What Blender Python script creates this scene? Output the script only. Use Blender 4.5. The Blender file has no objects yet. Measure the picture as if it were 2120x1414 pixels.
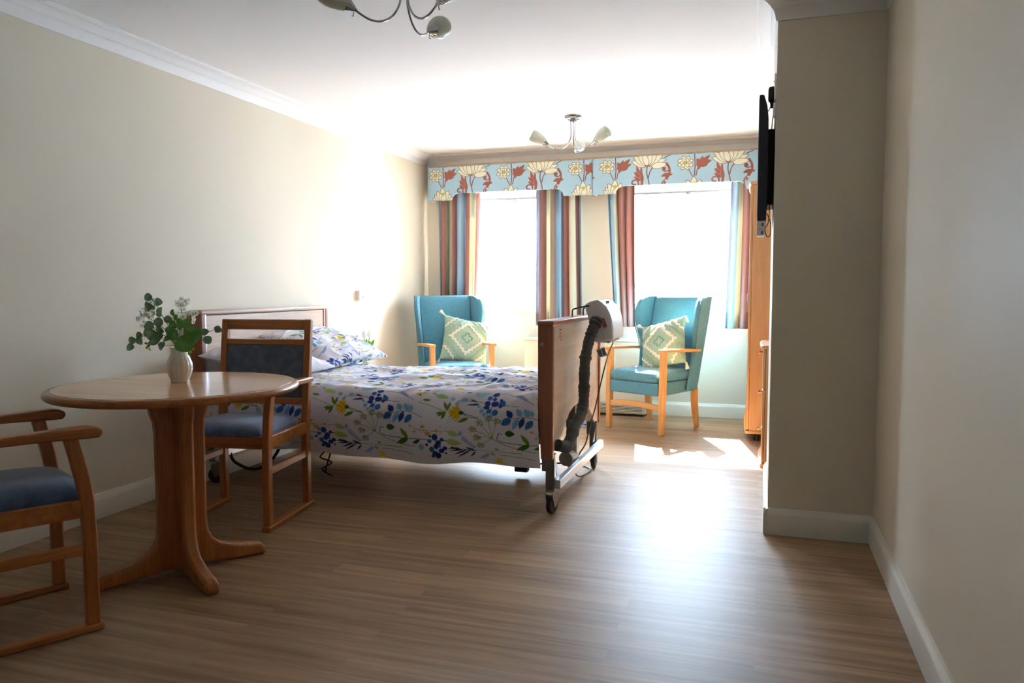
import bpy, bmesh, math, random
import numpy as np
from mathutils import Vector, Matrix

random.seed(7)
RNG = np.random.default_rng(11)
C = bpy.context.scene.collection
PI = math.pi
SC = bpy.context.scene

# ------------------------------------------------------------------ camera
cam_d = bpy.data.cameras.new('camera')
cam_d.sensor_width = 36.0
cam_d.lens = 1583.35 / 2120 * 36.0
cam_d.clip_start = 0.02
cam = bpy.data.objects.new('camera', cam_d)
C.objects.link(cam)
YAW, PITCH, ROLL = 0.31569, 0.06897, -0.001577
_f = Vector((-math.sin(YAW) * math.cos(PITCH), math.cos(YAW) * math.cos(PITCH), -math.sin(PITCH)))
_r0 = Vector((math.cos(YAW), math.sin(YAW), 0))
_u0 = _r0.cross(_f)
_r = math.cos(ROLL) * _r0 + math.sin(ROLL) * _u0
_u = -math.sin(ROLL) * _r0 + math.cos(ROLL) * _u0
mw = Matrix((( _r.x, _u.x, -_f.x, 0), (_r.y, _u.y, -_f.y, 0), (_r.z, _u.z, -_f.z, 1.1), (0, 0, 0, 1)))
cam.matrix_world = mw
SC.camera = cam

# ------------------------------------------------------------------ light and exposure
SC.view_settings.view_transform = 'Standard'
SC.view_settings.look = 'None'
SC.view_settings.gamma = 1.0
SC.view_settings.use_curve_mapping = False
SC.view_settings.exposure = 2.55

world = bpy.data.worlds.new('sky')
SC.world = world
world.use_nodes = True
wn = world.node_tree
bg = wn.nodes['Background']
# clear sky, brighter overhead than at the horizon
_tc = wn.nodes.new('ShaderNodeTexCoord')
_sx = wn.nodes.new('ShaderNodeSeparateXYZ')
wn.links.new(_tc.outputs['Generated'], _sx.inputs[0])
_rp = wn.nodes.new('ShaderNodeValToRGB')
_rp.color_ramp.elements[0].position, _rp.color_ramp.elements[1].position = 0.10, 0.85
_rp.color_ramp.elements[0].color = (0.115, 0.150, 0.195, 1)
_rp.color_ramp.elements[1].color = (0.66, 0.84, 1.06, 1)
wn.links.new(_sx.outputs['Z'], _rp.inputs['Fac'])
wn.links.new(_rp.outputs['Color'], bg.inputs['Color'])
bg.inputs['Strength'].default_value = 27.0

sun_d = bpy.data.lights.new('sun', 'SUN')
sun_d.energy = 27.0
sun_d.angle = math.radians(0.6)
sun_d.color = (1.0, 0.97, 0.92)
sun = bpy.data.objects.new('sun', sun_d)
C.objects.link(sun)
_el = math.radians(44)
_az = Vector((0.17, -0.985, 0)).normalized()
_sd = Vector((_az.x * math.cos(_el), _az.y * math.cos(_el), -math.sin(_el)))
sun.rotation_euler = _sd.to_track_quat('-Z', 'Y').to_euler()

for wx0, wx1, wy in ((-2.72, -1.68, 6.93), (-1.22, -0.06, 6.93)):     # daylight sampling portals in the window openings
    pl = bpy.data.lights.new('window_portal', 'AREA')
    pl.shape = 'RECTANGLE'
    pl.size, pl.size_y = wx1 - wx0, 1.15
    pl.cycles.is_portal = True
    po = bpy.data.objects.new('window_portal', pl)
    C.objects.link(po)
    po.location = ((wx0 + wx1) / 2, wy, 1.5)
    po.rotation_euler = (-PI / 2, 0, 0)

# ------------------------------------------------------------------ helpers: materials
def lin(c):
    out = []
    for v in c[:3]:
        v = v / 255.0
        out.append(v / 12.92 if v <= 0.04045 else ((v + 0.055) / 1.055) ** 2.4)
    return tuple(out)

def _new(name):
    m = bpy.data.materials.new(name)
    m.use_nodes = True
    nt = m.node_tree
    return m, nt, nt.nodes['Principled BSDF']

def _coords(nt, scale=(1, 1, 1)):
    tc = nt.nodes.new('ShaderNodeTexCoord')
    mp = nt.nodes.new('ShaderNodeMapping')
    mp.inputs['Scale'].default_value = scale
    nt.links.new(tc.outputs['Object'], mp.inputs['Vector'])
    return mp.outputs['Vector']

def mat(name, rgb, rough=0.5, metal=0.0, var=0.06, vscale=6.0, bump=0.0, bscale=80.0, spec=0.5, sheen=0.0, coat=0.0,
        trans=0.0, stretch=(1, 1, 1)):
    """plain surface with a little noise in its colour and an optional fine bump"""
    m, nt, p = _new(name)
    c = lin(rgb)
    vec = _coords(nt, stretch)
    no = nt.nodes.new('ShaderNodeTexNoise')
    no.inputs['Scale'].default_value = vscale
    no.inputs['Detail'].default_value = 4
    nt.links.new(vec, no.inputs['Vector'])
    rp = nt.nodes.new('ShaderNodeValToRGB')
    rp.color_ramp.elements[0].position, rp.color_ramp.elements[1].position = 0.3, 0.7
    rp.color_ramp.elements[0].color = tuple(v * (1 - var) for v in c) + (1,)
    rp.color_ramp.elements[1].color = tuple(min(1, v * (1 + var)) for v in c) + (1,)
    nt.links.new(no.outputs['Fac'], rp.inputs['Fac'])
    nt.links.new(rp.outputs['Color'], p.inputs['Base Color'])
    p.inputs['Roughness'].default_value = rough
    p.inputs['Metallic'].default_value = metal
    p.inputs['Specular IOR Level'].default_value = spec
    p.inputs['Sheen Weight'].default_value = sheen
    p.inputs['Coat Weight'].default_value = coat
    p.inputs['Coat Roughness'].default_value = 0.15
    if bump:
        n2 = nt.nodes.new('ShaderNodeTexNoise')
        n2.inputs['Scale'].default_value = bscale
        n2.inputs['Detail'].default_value = 3
        nt.links.new(vec, n2.inputs['Vector'])
        b = nt.nodes.new('ShaderNodeBump')
        b.inputs['Strength'].default_value = bump
        b.inputs['Distance'].default_value = 0.004
        nt.links.new(n2.outputs['Fac'], b.inputs['Height'])
        nt.links.new(b.outputs['Normal'], p.inputs['Normal'])
    if trans:
        _translucent(nt, p, trans, rp.outputs['Color'])
    return m

def _translucent(nt, p, amount, col):
    out = nt.nodes['Material Output']
    t = nt.nodes.new('ShaderNodeBsdfTranslucent')
    mx = nt.nodes.new('ShaderNodeMixShader')
    mx.inputs[0].default_value = amount
    nt.links.new(col, t.inputs['Color'])
    nt.links.new(p.outputs[0], mx.inputs[1])
    nt.links.new(t.outputs[0], mx.inputs[2])
    nt.links.new(mx.outputs[0], out.inputs['Surface'])

def wood(name, rgb_a, rgb_b, axis='x', rough=0.35, scale=14.0, coat=0.0, bump=0.06):
    """wood with grain running along one local axis"""
    m, nt, p = _new(name)
    st = {'x': (0.07, 1, 1), 'y': (1, 0.07, 1), 'z': (1, 1, 0.07)}[axis]
    vec = _coords(nt, st)
    no = nt.nodes.new('ShaderNodeTexNoise')
    no.inputs['Scale'].default_value = scale * 2.2
    no.inputs['Detail'].default_value = 6
    no.inputs['Distortion'].default_value = 0.6
    nt.links.new(vec, no.inputs['Vector'])
    n3 = nt.nodes.new('ShaderNodeTexNoise')
    n3.inputs['Scale'].default_value = scale * 12
    n3.inputs['Detail'].default_value = 3
    nt.links.new(vec, n3.inputs['Vector'])
    mixf = nt.nodes.new('ShaderNodeMath')
    mixf.operation = 'MULTIPLY_ADD'
    mixf.inputs[1].default_value = 0.35
    nt.links.new(n3.outputs['Fac'], mixf.inputs[0])
    sc = nt.nodes.new('ShaderNodeMath')
    sc.operation = 'MULTIPLY'
    sc.inputs[1].default_value = 0.65
    nt.links.new(no.outputs['Fac'], sc.inputs[0])
    nt.links.new(sc.outputs[0], mixf.inputs[2])
    rp = nt.nodes.new('ShaderNodeValToRGB')
    rp.color_ramp.elements[0].position, rp.color_ramp.elements[1].position = 0.34, 0.66
    rp.color_ramp.elements[0].color = lin(rgb_a) + (1,)
    rp.color_ramp.elements[1].color = lin(rgb_b) + (1,)
    nt.links.new(mixf.outputs[0], rp.inputs['Fac'])
    nt.links.new(rp.outputs['Color'], p.inputs['Base Color'])
    p.inputs['Roughness'].default_value = rough
    p.inputs['Coat Weight'].default_value = coat
    p.inputs['Coat Roughness'].default_value = 0.12
    if bump:
        b = nt.nodes.new('ShaderNodeBump')
        b.inputs['Strength'].default_value = bump
        b.inputs['Distance'].default_value = 0.002
        nt.links.new(n3.outputs['Fac'], b.inputs['Height'])
        nt.links.new(b.outputs['Normal'], p.inputs['Normal'])
    return m

def printed(name, rough=0.85, bump=0.12, bscale=900.0, trans=0.0, sheen=0.1):
    """cloth whose woven or printed pattern is stored on the mesh as the colour attribute 'pattern'"""
    m, nt, p = _new(name)
    at = nt.nodes.new('ShaderNodeAttribute')
    at.attribute_name = 'pattern'
    nt.links.new(at.outputs['Color'], p.inputs['Base Color'])
    p.inputs['Roughness'].default_value = rough
    p.inputs['Sheen Weight'].default_value = sheen
    p.inputs['Specular IOR Level'].default_value = 0.25
    vec = _coords(nt)
    n2 = nt.nodes.new('ShaderNodeTexNoise')
    n2.inputs['Scale'].default_value = bscale
    nt.links.new(vec, n2.inputs['Vector'])
    b = nt.nodes.new('ShaderNodeBump')
    b.inputs['Strength'].default_value = bump
    b.inputs['Distance'].default_value = 0.002
    nt.links.new(n2.outputs['Fac'], b.inputs['Height'])
    nt.links.new(b.outputs['Normal'], p.inputs['Normal'])
    if trans:
        _translucent(nt, p, trans, at.outputs['Color'])
    return m

# ------------------------------------------------------------------ helpers: meshes
class MB:
    """collects rings, boxes, tubes and grids and links them as one mesh object"""
    def __init__(self):
        self.v, self.f, self.col = [], [], None
    def add(self, verts, faces):
        o = len(self.v)
        self.v.extend([tuple(p) for p in verts])
        self.f.extend([tuple(i + o for i in f) for f in faces])
        return self
    def box(self, x0, x1, y0, y1, z0, z1):
        return self.add([(x0, y0, z0), (x1, y0, z0), (x1, y1, z0), (x0, y1, z0), (x0, y0, z1), (x1, y0, z1), (x1, y1, z1), (x0, y1, z1)],
                        [(0, 3, 2, 1), (4, 5, 6, 7), (0, 1, 5, 4), (1, 2, 6, 5), (2, 3, 7, 6), (3, 0, 4, 7)])
    def hexa(self, bottom, top):
        """box from four bottom and four top corners, both counter-clockwise from above"""
        return self.add(list(bottom) + list(top), [(0, 3, 2, 1), (4, 5, 6, 7), (0, 1, 5, 4), (1, 2, 6, 5), (2, 3, 7, 6), (3, 0, 4, 7)])
    def bar(self, p0, p1, w, h, up=(0, 0, 1)):
        """rectangular bar between two points; w across, h along up"""
        p0, p1 = Vector(p0), Vector(p1)
        d = (p1 - p0).normalized()
        s = d.cross(Vector(up)).normalized()
        u = s.cross(d).normalized()
        a = [p + s * sx * w / 2 + u * sy * h / 2 for p in (p0, p1) for sx, sy in ((-1, -1), (1, -1), (1, 1), (-1, 1))]
        return self.add(a, [(0, 1, 2, 3), (7, 6, 5, 4), (0, 4, 5, 1), (1, 5, 6, 2), (2, 6, 7, 3), (3, 7, 4, 0)])
    def sweep(self, pts, sec, up=(0, 0, 1)):
        """rectangular bar of varying section swept along points; sec = list of (w, h)"""
        pts = [Vector(p) for p in pts]
        rings = []
        for i, p in enumerate(pts):
            d = (pts[min(i + 1, len(pts) - 1)] - pts[max(i - 1, 0)]).normalized()
            s = d.cross(Vector(up)).normalized()
            u = s.cross(d).normalized()
            w, h = sec[i] if isinstance(sec, list) else sec
            rings.append([p + s * a * w / 2 + u * b * h / 2 for a, b in ((-1, -1), (1, -1), (1, 1), (-1, 1))])
        return self.loft(rings, caps=True)
    def loft(self, rings, caps=True, closed=True):
        n = len(rings[0])
        vs = [p for r in rings for p in r]
        fs = []
        for i in range(len(rings) - 1):
            for j in range(n if closed else n - 1):
                a, b = i * n + j, i * n + (j + 1) % n
                fs.append((a, b, b + n, a + n))
        if caps:
            fs.append(tuple(range(n - 1, -1, -1)))
            k = (len(rings) - 1) * n
            fs.append(tuple(range(k, k + n)))
        return self.add(vs, fs)
    def tube(self, pts, r, seg=10, smooth=0):
        pts = [Vector(p) for p in pts]
        rs = list(r) if isinstance(r, (list, tuple)) else [r] * len(pts)
        if smooth:
            pts, rs = spline(pts, smooth, rs)
        d0 = (pts[1] - pts[0]).normalized()
        ref = Vector((0, 0, 1)) if abs(d0.z) < 0.9 else Vector((1, 0, 0))
        s = d0.cross(ref).normalized()
        rings = []
        for i, p in enumerate(pts):
            d = (pts[min(i + 1, len(pts) - 1)] - pts[max(i - 1, 0)]).normalized()
            s = (s - d * s.dot(d)).normalized()
            u = d.cross(s)
            rings.append([p + (s * math.cos(a) + u * math.sin(a)) * rs[i] for a in (2 * PI * k / seg for k in range(seg))])
        return self.loft(rings)
    def lathe(self, prof, seg=32, center=(0, 0, 0), axis=(0, 0, 1), rib=None):
        """profile of (radius, height) turned about an axis"""
        ax = Vector(axis).normalized()
        ref = Vector((1, 0, 0)) if abs(ax.x) < 0.9 else Vector((0, 1, 0))
        s = (ref - ax * ref.dot(ax)).normalized()
        u = ax.cross(s)
        c = Vector(center)
        rings = []
        for r, h in prof:
            ring = []
            for k in range(seg):
                a = 2 * PI * k / seg
                rr = r * (rib(a, h) if rib else 1)
                ring.append(c + ax * h + (s * math.cos(a) + u * math.sin(a)) * rr)
            rings.append(ring)
        return self.loft(rings)
    def prism(self, outline, fn, t0, t1):
        """outline of 2-D points; fn(p, q, t) places it; between t0 and t1"""
        n = len(outline)
        vs = [fn(p, q, t) for t in (t0, t1) for p, q in outline]
        fs = [(i, (i + 1) % n, (i + 1) % n + n, i + n) for i in range(n)]
        fs += [tuple(range(n - 1, -1, -1)), tuple(range(n, 2 * n))]
        return self.add(vs, fs)
    def grid(self, P, col=None, flip=False):
        """P: array (n, m, 3)"""
        n, m = P.shape[:2]
        o = len(self.v)
        self.v.extend(map(tuple, P.reshape(-1, 3).tolist()))
        i = np.arange(n - 1)[:, None] * m + np.arange(m - 1)[None, :] + o
        q = np.stack([i, i + 1, i + m + 1, i + m], -1).reshape(-1, 4)
        if flip:
            q = q[:, ::-1]
        self.f.extend(map(tuple, q.tolist()))
        if col is not None:
            c = col.reshape(-1, 3)
            self.col = c if self.col is None else np.vstack([self.col, c])
        return self
    def build(self, name, m, parent=None, world=False, bevel=0.0, seg=2, sharp=35, fix=True, sub=0):
        me = bpy.data.meshes.new(name)
        vs = self.v
        if world and parent is not None:
            L = parent.location
            vs = [(p[0] - L.x, p[1] - L.y, p[2] - L.z) for p in vs]
        me.from_pydata(vs, [], self.f)
        if fix:
            bm = bmesh.new()
            bm.from_mesh(me)
            bmesh.ops.recalc_face_normals(bm, faces=bm.faces)
            bm.to_mesh(me)
            bm.free()
        if self.col is not None:
            ca = me.color_attributes.new('pattern', 'FLOAT_COLOR', 'POINT')
            full = np.ones((len(me.vertices), 4), dtype=np.float32)
            full[:len(self.col), :3] = self.col
            ca.data.foreach_set('color', full.ravel())
        me.polygons.foreach_set('use_smooth', [True] * len(me.polygons))
        me.set_sharp_from_angle(angle=math.radians(sharp))
        me.materials.append(m)
        o = bpy.data.objects.new(name, me)
        C.objects.link(o)
        if parent is not None:
            o.parent = parent
        if bevel:
            b = o.modifiers.new('bevel', 'BEVEL')
            b.width = bevel
            b.segments = seg
            b.limit_method = 'ANGLE'
            b.angle_limit = math.radians(40)
        if sub:
            s = o.modifiers.new('subdivision', 'SUBSURF')
            s.levels = s.render_levels = sub
        return o

def spline(pts, per=6, rs=None):
    pts = [Vector(p) for p in pts]
    rs = rs or [1] * len(pts)
    out, ro = [], []
    n = len(pts)
    for i in range(n - 1):
        p0, p1, p2, p3 = pts[max(i - 1, 0)], pts[i], pts[i + 1], pts[min(i + 2, n - 1)]
        for k in range(per):
            t = k / per
            out.append(0.5 * ((2 * p1) + (p2 - p0) * t + (2 * p0 - 5 * p1 + 4 * p2 - p3) * t * t + (3 * p1 - p0 - 3 * p2 + p3) * t ** 3))
            ro.append(rs[i] * (1 - t) + rs[i + 1] * t)
    out.append(pts[-1])
    ro.append(rs[-1])
    return out, ro

def thing(name, label, cat, loc=(0, 0, 0), rz=0.0, group=None):
    o = bpy.data.objects.new(name, None)
    o.empty_display_size = 0.05
    C.objects.link(o)
    o.location = loc
    o.rotation_euler = (0, 0, rz)
    return tag(o, label, cat, group)

def tag(o, label, cat, group=None):
    o['label'], o['category'] = label, cat
    if group:
        o['group'] = group
    return o

def struct(o, label=None, cat=None):
    o['kind'] = 'structure'
    if label:
        o['label'], o['category'] = label, cat
    return o

def dup(root, loc, rz, label):
    r = root.copy()
    C.objects.link(r)
    r.location, r.rotation_euler = loc, (0, 0, rz)
    r['label'] = label
    for ch in list(root.children):
        c = ch.copy()
        C.objects.link(c)
        c.parent = r
        for g in list(ch.children):
            d = g.copy()
            C.objects.link(d)
            d.parent = c
    return r

# ------------------------------------------------------------------ helpers: noise and the pattern painter
def vnoise(x, y, seed=0):
    """smooth value noise on arrays"""
    g = np.random.default_rng(seed).random((64, 64))
    xi, yi = np.floor(x).astype(int), np.floor(y).astype(int)
    fx, fy = x - xi, y - yi
    fx, fy = fx * fx * (3 - 2 * fx), fy * fy * (3 - 2 * fy)
    a, b = g[xi % 64, yi % 64], g[(xi + 1) % 64, yi % 64]
    c, d = g[xi % 64, (yi + 1) % 64], g[(xi + 1) % 64, (yi + 1) % 64]
    return (a * (1 - fx) + b * fx) * (1 - fy) + (c * (1 - fx) + d * fx) * fy - 0.5

class Paint:
    """a repeating tile of flat coloured shapes; units are the drawing's own, y down"""
    def __init__(self, w, h, step, base):
        self.w, self.h, self.s = w, h, step
        self.nx, self.ny = int(round(w / step)), int(round(h / step))
        self.a = np.empty((self.ny, self.nx, 3))
        self.a[:] = lin(base)
    def _put(self, x0, x1, y0, y1, test, col):
        c = np.array(lin(col))
        i0, i1 = int(math.floor(x0 / self.s)), int(math.ceil(x1 / self.s)) + 1
        j0, j1 = int(math.floor(y0 / self.s)), int(math.ceil(y1 / self.s)) + 1
        X, Y = np.meshgrid((np.arange(i0, i1) + .5) * self.s, (np.arange(j0, j1) + .5) * self.s)
        k = test(X, Y)
        jj, ii = np.nonzero(k)
        self.a[(jj + j0) % self.ny, (ii + i0) % self.nx] = c
    def poly(self, pts, col):
        P = np.array(pts, float)
        def t(X, Y):
            r = np.zeros(X.shape, bool)
            n = len(P)
            for i in range(n):
                xa, ya = P[i]
                xb, yb = P[(i + 1) % n]
                if ya == yb:
                    continue
                k = ((ya > Y) != (yb > Y)) & (X < (xb - xa) * (Y - ya) / (yb - ya) + xa)
                r ^= k
            return r
        self._put(P[:, 0].min(), P[:, 0].max(), P[:, 1].min(), P[:, 1].max(), t, col)
    def line(self, pts, w, col, w1=None, smooth=True):
        p = [Vector((a, b, 0)) for a, b in pts]
        if smooth and len(p) > 2:
            p, _ = spline(p, 8)
        n = len(p)
        for i in range(n - 1):
            a, b = p[i], p[i + 1]
            ww = (w + ((w1 if w1 is not None else w) - w) * i / max(1, n - 1)) / 2
            d = b - a
            L = max(d.length_squared, 1e-9)
            def t(X, Y, a=a, d=d, L=L, ww=ww):
                k = np.clip(((X - a.x) * d.x + (Y - a.y) * d.y) / L, 0, 1)
                return (X - a.x - k * d.x) ** 2 + (Y - a.y - k * d.y) ** 2 <= ww * ww
            self._put(min(a.x, b.x) - ww, max(a.x, b.x) + ww, min(a.y, b.y) - ww, max(a.y, b.y) + ww, t, col)
    def dot(self, x, y, rx, col, ry=None, ang=0.0):
        ry = ry or rx
        ca, sa = math.cos(ang), math.sin(ang)
        def t(X, Y):
            u, v = (X - x) * ca + (Y - y) * sa, -(X - x) * sa + (Y - y) * ca
            return (u / rx) ** 2 + (v / ry) ** 2 <= 1
        R = max(rx, ry)
        self._put(x - R, x + R, y - R, y + R, t, col)
    def leaf(self, x0, y0, x1, y1, w, col, vein=None, out=None, ow=0, fat=0.8):
        dx, dy = x1 - x0, y1 - y0
        L = math.hypot(dx, dy)
        ux, uy = dx / L, dy / L
        def shape(extra):
            top, bot = [], []
            for k in range(13):
                t = k / 12
                ww = w / 2 * math.sin(PI * t ** fat) ** 0.85 + extra
                cx, cy = x0 + dx * t + ux * extra * (2 * t - 1), y0 + dy * t + uy * extra * (2 * t - 1)
                top.append((cx - uy * ww, cy + ux * ww))
                bot.append((cx + uy * ww, cy - ux * ww))
            return top + bot[::-1]
        if out:
            self.poly(shape(ow), out)
        self.poly(shape(0), col)
        if vein:
            self.line([(x0, y0), (x0 + dx * .85, y0 + dy * .85)], max(L * .035, self.s * 1.2), vein)
    def sample(self, x, y):
        """bilinear look-up with wrap"""
        fx, fy = x / self.s - .5, y / self.s - .5
        ix, iy = np.floor(fx).astype(int), np.floor(fy).astype(int)
        tx, ty = (fx - ix)[..., None], (fy - iy)[..., None]
        g = lambda j, i: self.a[j % self.ny, i % self.nx]
        return (g(iy, ix) * (1 - tx) + g(iy, ix + 1) * tx) * (1 - ty) + (g(iy + 1, ix) * (1 - tx) + g(iy + 1, ix + 1) * tx) * ty

# ------------------------------------------------------------------ materials
WALL = mat('wall_paint', (226, 216, 196), 0.6, var=0.015, vscale=1.5, bump=0.05, bscale=260, spec=0.3)
CEIL = mat('ceiling_paint', (242, 241, 239), 0.8, var=0.012, vscale=1.2, bump=0.03, bscale=200, spec=0.2)
TRIM = mat('white_gloss_paint', (232, 227, 215), 0.32, var=0.012, vscale=3)
UPVC = mat('white_upvc', (240, 240, 240), 0.35, var=0.01)
BEECH = {a: wood('red_beech_' + a, (150, 84, 32), (186, 116, 54), a, 0.34, 12, coat=0.15) for a in 'xyz'}
TOPW = wood('table_laminate', (196, 148, 100), (210, 164, 116), 'x', 0.16, 9, bump=0.0)
OAK = {a: wood('pale_oak_' + a, (196, 170, 150), (220, 198, 180), a, 0.3, 16, bump=0.03) for a in 'xyz'}
BROWN = {a: wood('brown_edging_' + a, (150, 94, 66), (172, 110, 80), a, 0.4, 14) for a in 'xyz'}
HONEY = {a: wood('honey_beech_' + a, (212, 154, 86), (232, 178, 112), a, 0.35, 12) for a in 'xyz'}
WARD = wood('wardrobe_oak', (180, 132, 88), (202, 156, 112), 'z', 0.4, 10)
BLUE_UP = mat('blue_grey_velour', (80, 98, 132), 0.8, var=0.28, vscale=26, bump=0.25, bscale=300, sheen=0.5)
BACK_UP = mat('slate_velour', (90, 98, 114), 0.85, var=0.30, vscale=22, bump=0.25, bscale=300, sheen=0.2)
TEAL = mat('teal_upholstery', (88, 150, 172), 0.85, var=0.10, vscale=60, bump=0.3, bscale=700, sheen=0.2)
TEAL_PIPE = mat('teal_piping', (70, 126, 148), 0.85, var=0.05, sheen=0.2)
CHROME = mat('chrome', (168, 168, 172), 0.12, 1.0, var=0.02)
STEEL = mat('grey_steel', (128, 126, 124), 0.35, 0.7, var=0.04)
ALU = mat('bright_aluminium', (200, 202, 206), 0.3, 0.9, var=0.03)
BLACK = mat('black_plastic', (20, 20, 23), 0.4, var=0.1)
RUBBER = mat('dark_rubber', (34, 34, 38), 0.6, var=0.1)
TVM = mat('tv_casing', (30, 34, 52), 0.35, var=0.1)
SCREEN = mat('tv_screen', (8, 8, 12), 0.08, var=0.02)
GREYC = mat('grey_sleeve_cloth', (78, 76, 74), 0.9, var=0.15, vscale=20, bump=0.3, bscale=120)
PUMP = mat('pump_casing', (214, 210, 216), 0.35, var=0.02)
GREYP = mat('grey_plastic', (158, 156, 154), 0.45, var=0.03)
CREAMP = mat('cream_enamel', (232, 226, 206), 0.4, var=0.02)
DARKGAP = mat('dark_grille', (60, 60, 62), 0.7, var=0.1)
VASE = mat('ivory_glaze', (238, 224, 206), 0.22, var=0.03, coat=0.3)
WHITEC = mat('white_cotton', (228, 222, 232), 0.9, var=0.03, vscale=30, bump=0.25, bscale=60, sheen=0.1)
PLATEM = mat('white_plate', (232, 230, 228), 0.4, var=0.01)
STEM = mat('green_stem', (96, 122, 66), 0.6, var=0.15)
EUC = mat('eucalyptus_leaf', (108, 136, 98), 0.55, var=0.3, vscale=25, trans=0.2)
LEMON = mat('glossy_leaf', (88, 132, 58), 0.4, var=0.3, vscale=25, trans=0.2)
LIME = mat('lime_leaf', (150, 170, 60), 0.5, var=0.2, trans=0.25)
PETAL = mat('white_petal', (252, 249, 238), 0.6, var=0.05, trans=0.4)
AMBER = mat('amber_flower_centre', (190, 130, 40), 0.6, var=0.2)
TULIPW = mat('white_tulip', (244, 244, 240), 0.5, var=0.04, trans=0.3)
TULIPG = mat('tulip_green', (98, 168, 40), 0.5, var=0.15, trans=0.25)
SHADEG = mat('frosted_glass', (222, 224, 208), 0.35, var=0.03, vscale=4, trans=0.35)
RED = mat('red_print', (176, 36, 52), 0.6, var=0.05)
GREYPRINT = mat('grey_print', (120, 124, 132), 0.6, var=0.05)
STICK = mat('sticker_white', (214, 222, 222), 0.5, var=0.02)
TASSEL = mat('cream_cotton', (236, 222, 200), 0.9, var=0.06, vscale=60, bump=0.4, bscale=200)
LABELW = mat('label_paper', (222, 224, 230), 0.6, var=0.02)
BLINDM = mat('white_blind', (244, 244, 244), 0.8, var=0.01, trans=0.3)
PALEW = wood('pale_softwood', (206, 160, 104), (222, 178, 124), 'x', 0.5, 12)

def glass():
    m = bpy.data.materials.new('window_glass')
    m.use_nodes = True
    nt = m.node_tree
    nt.nodes.remove(nt.nodes['Principled BSDF'])
    out = nt.nodes['Material Output']
    t = nt.nodes.new('ShaderNodeBsdfTransparent')
    g = nt.nodes.new('ShaderNodeBsdfGlossy')
    g.inputs['Roughness'].default_value = 0.02
    t.inputs['Color'].default_value = (0.97, 0.98, 0.98, 1)
    fr = nt.nodes.new('ShaderNodeFresnel')
    fr.inputs['IOR'].default_value = 1.3
    mx = nt.nodes.new('ShaderNodeMixShader')
    nt.links.new(fr.outputs[0], mx.inputs[0])
    nt.links.new(t.outputs[0], mx.inputs[1])
    nt.links.new(g.outputs[0], mx.inputs[2])
    nt.links.new(mx.outputs[0], out.inputs['Surface'])
    return m
GLASS = glass()

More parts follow.
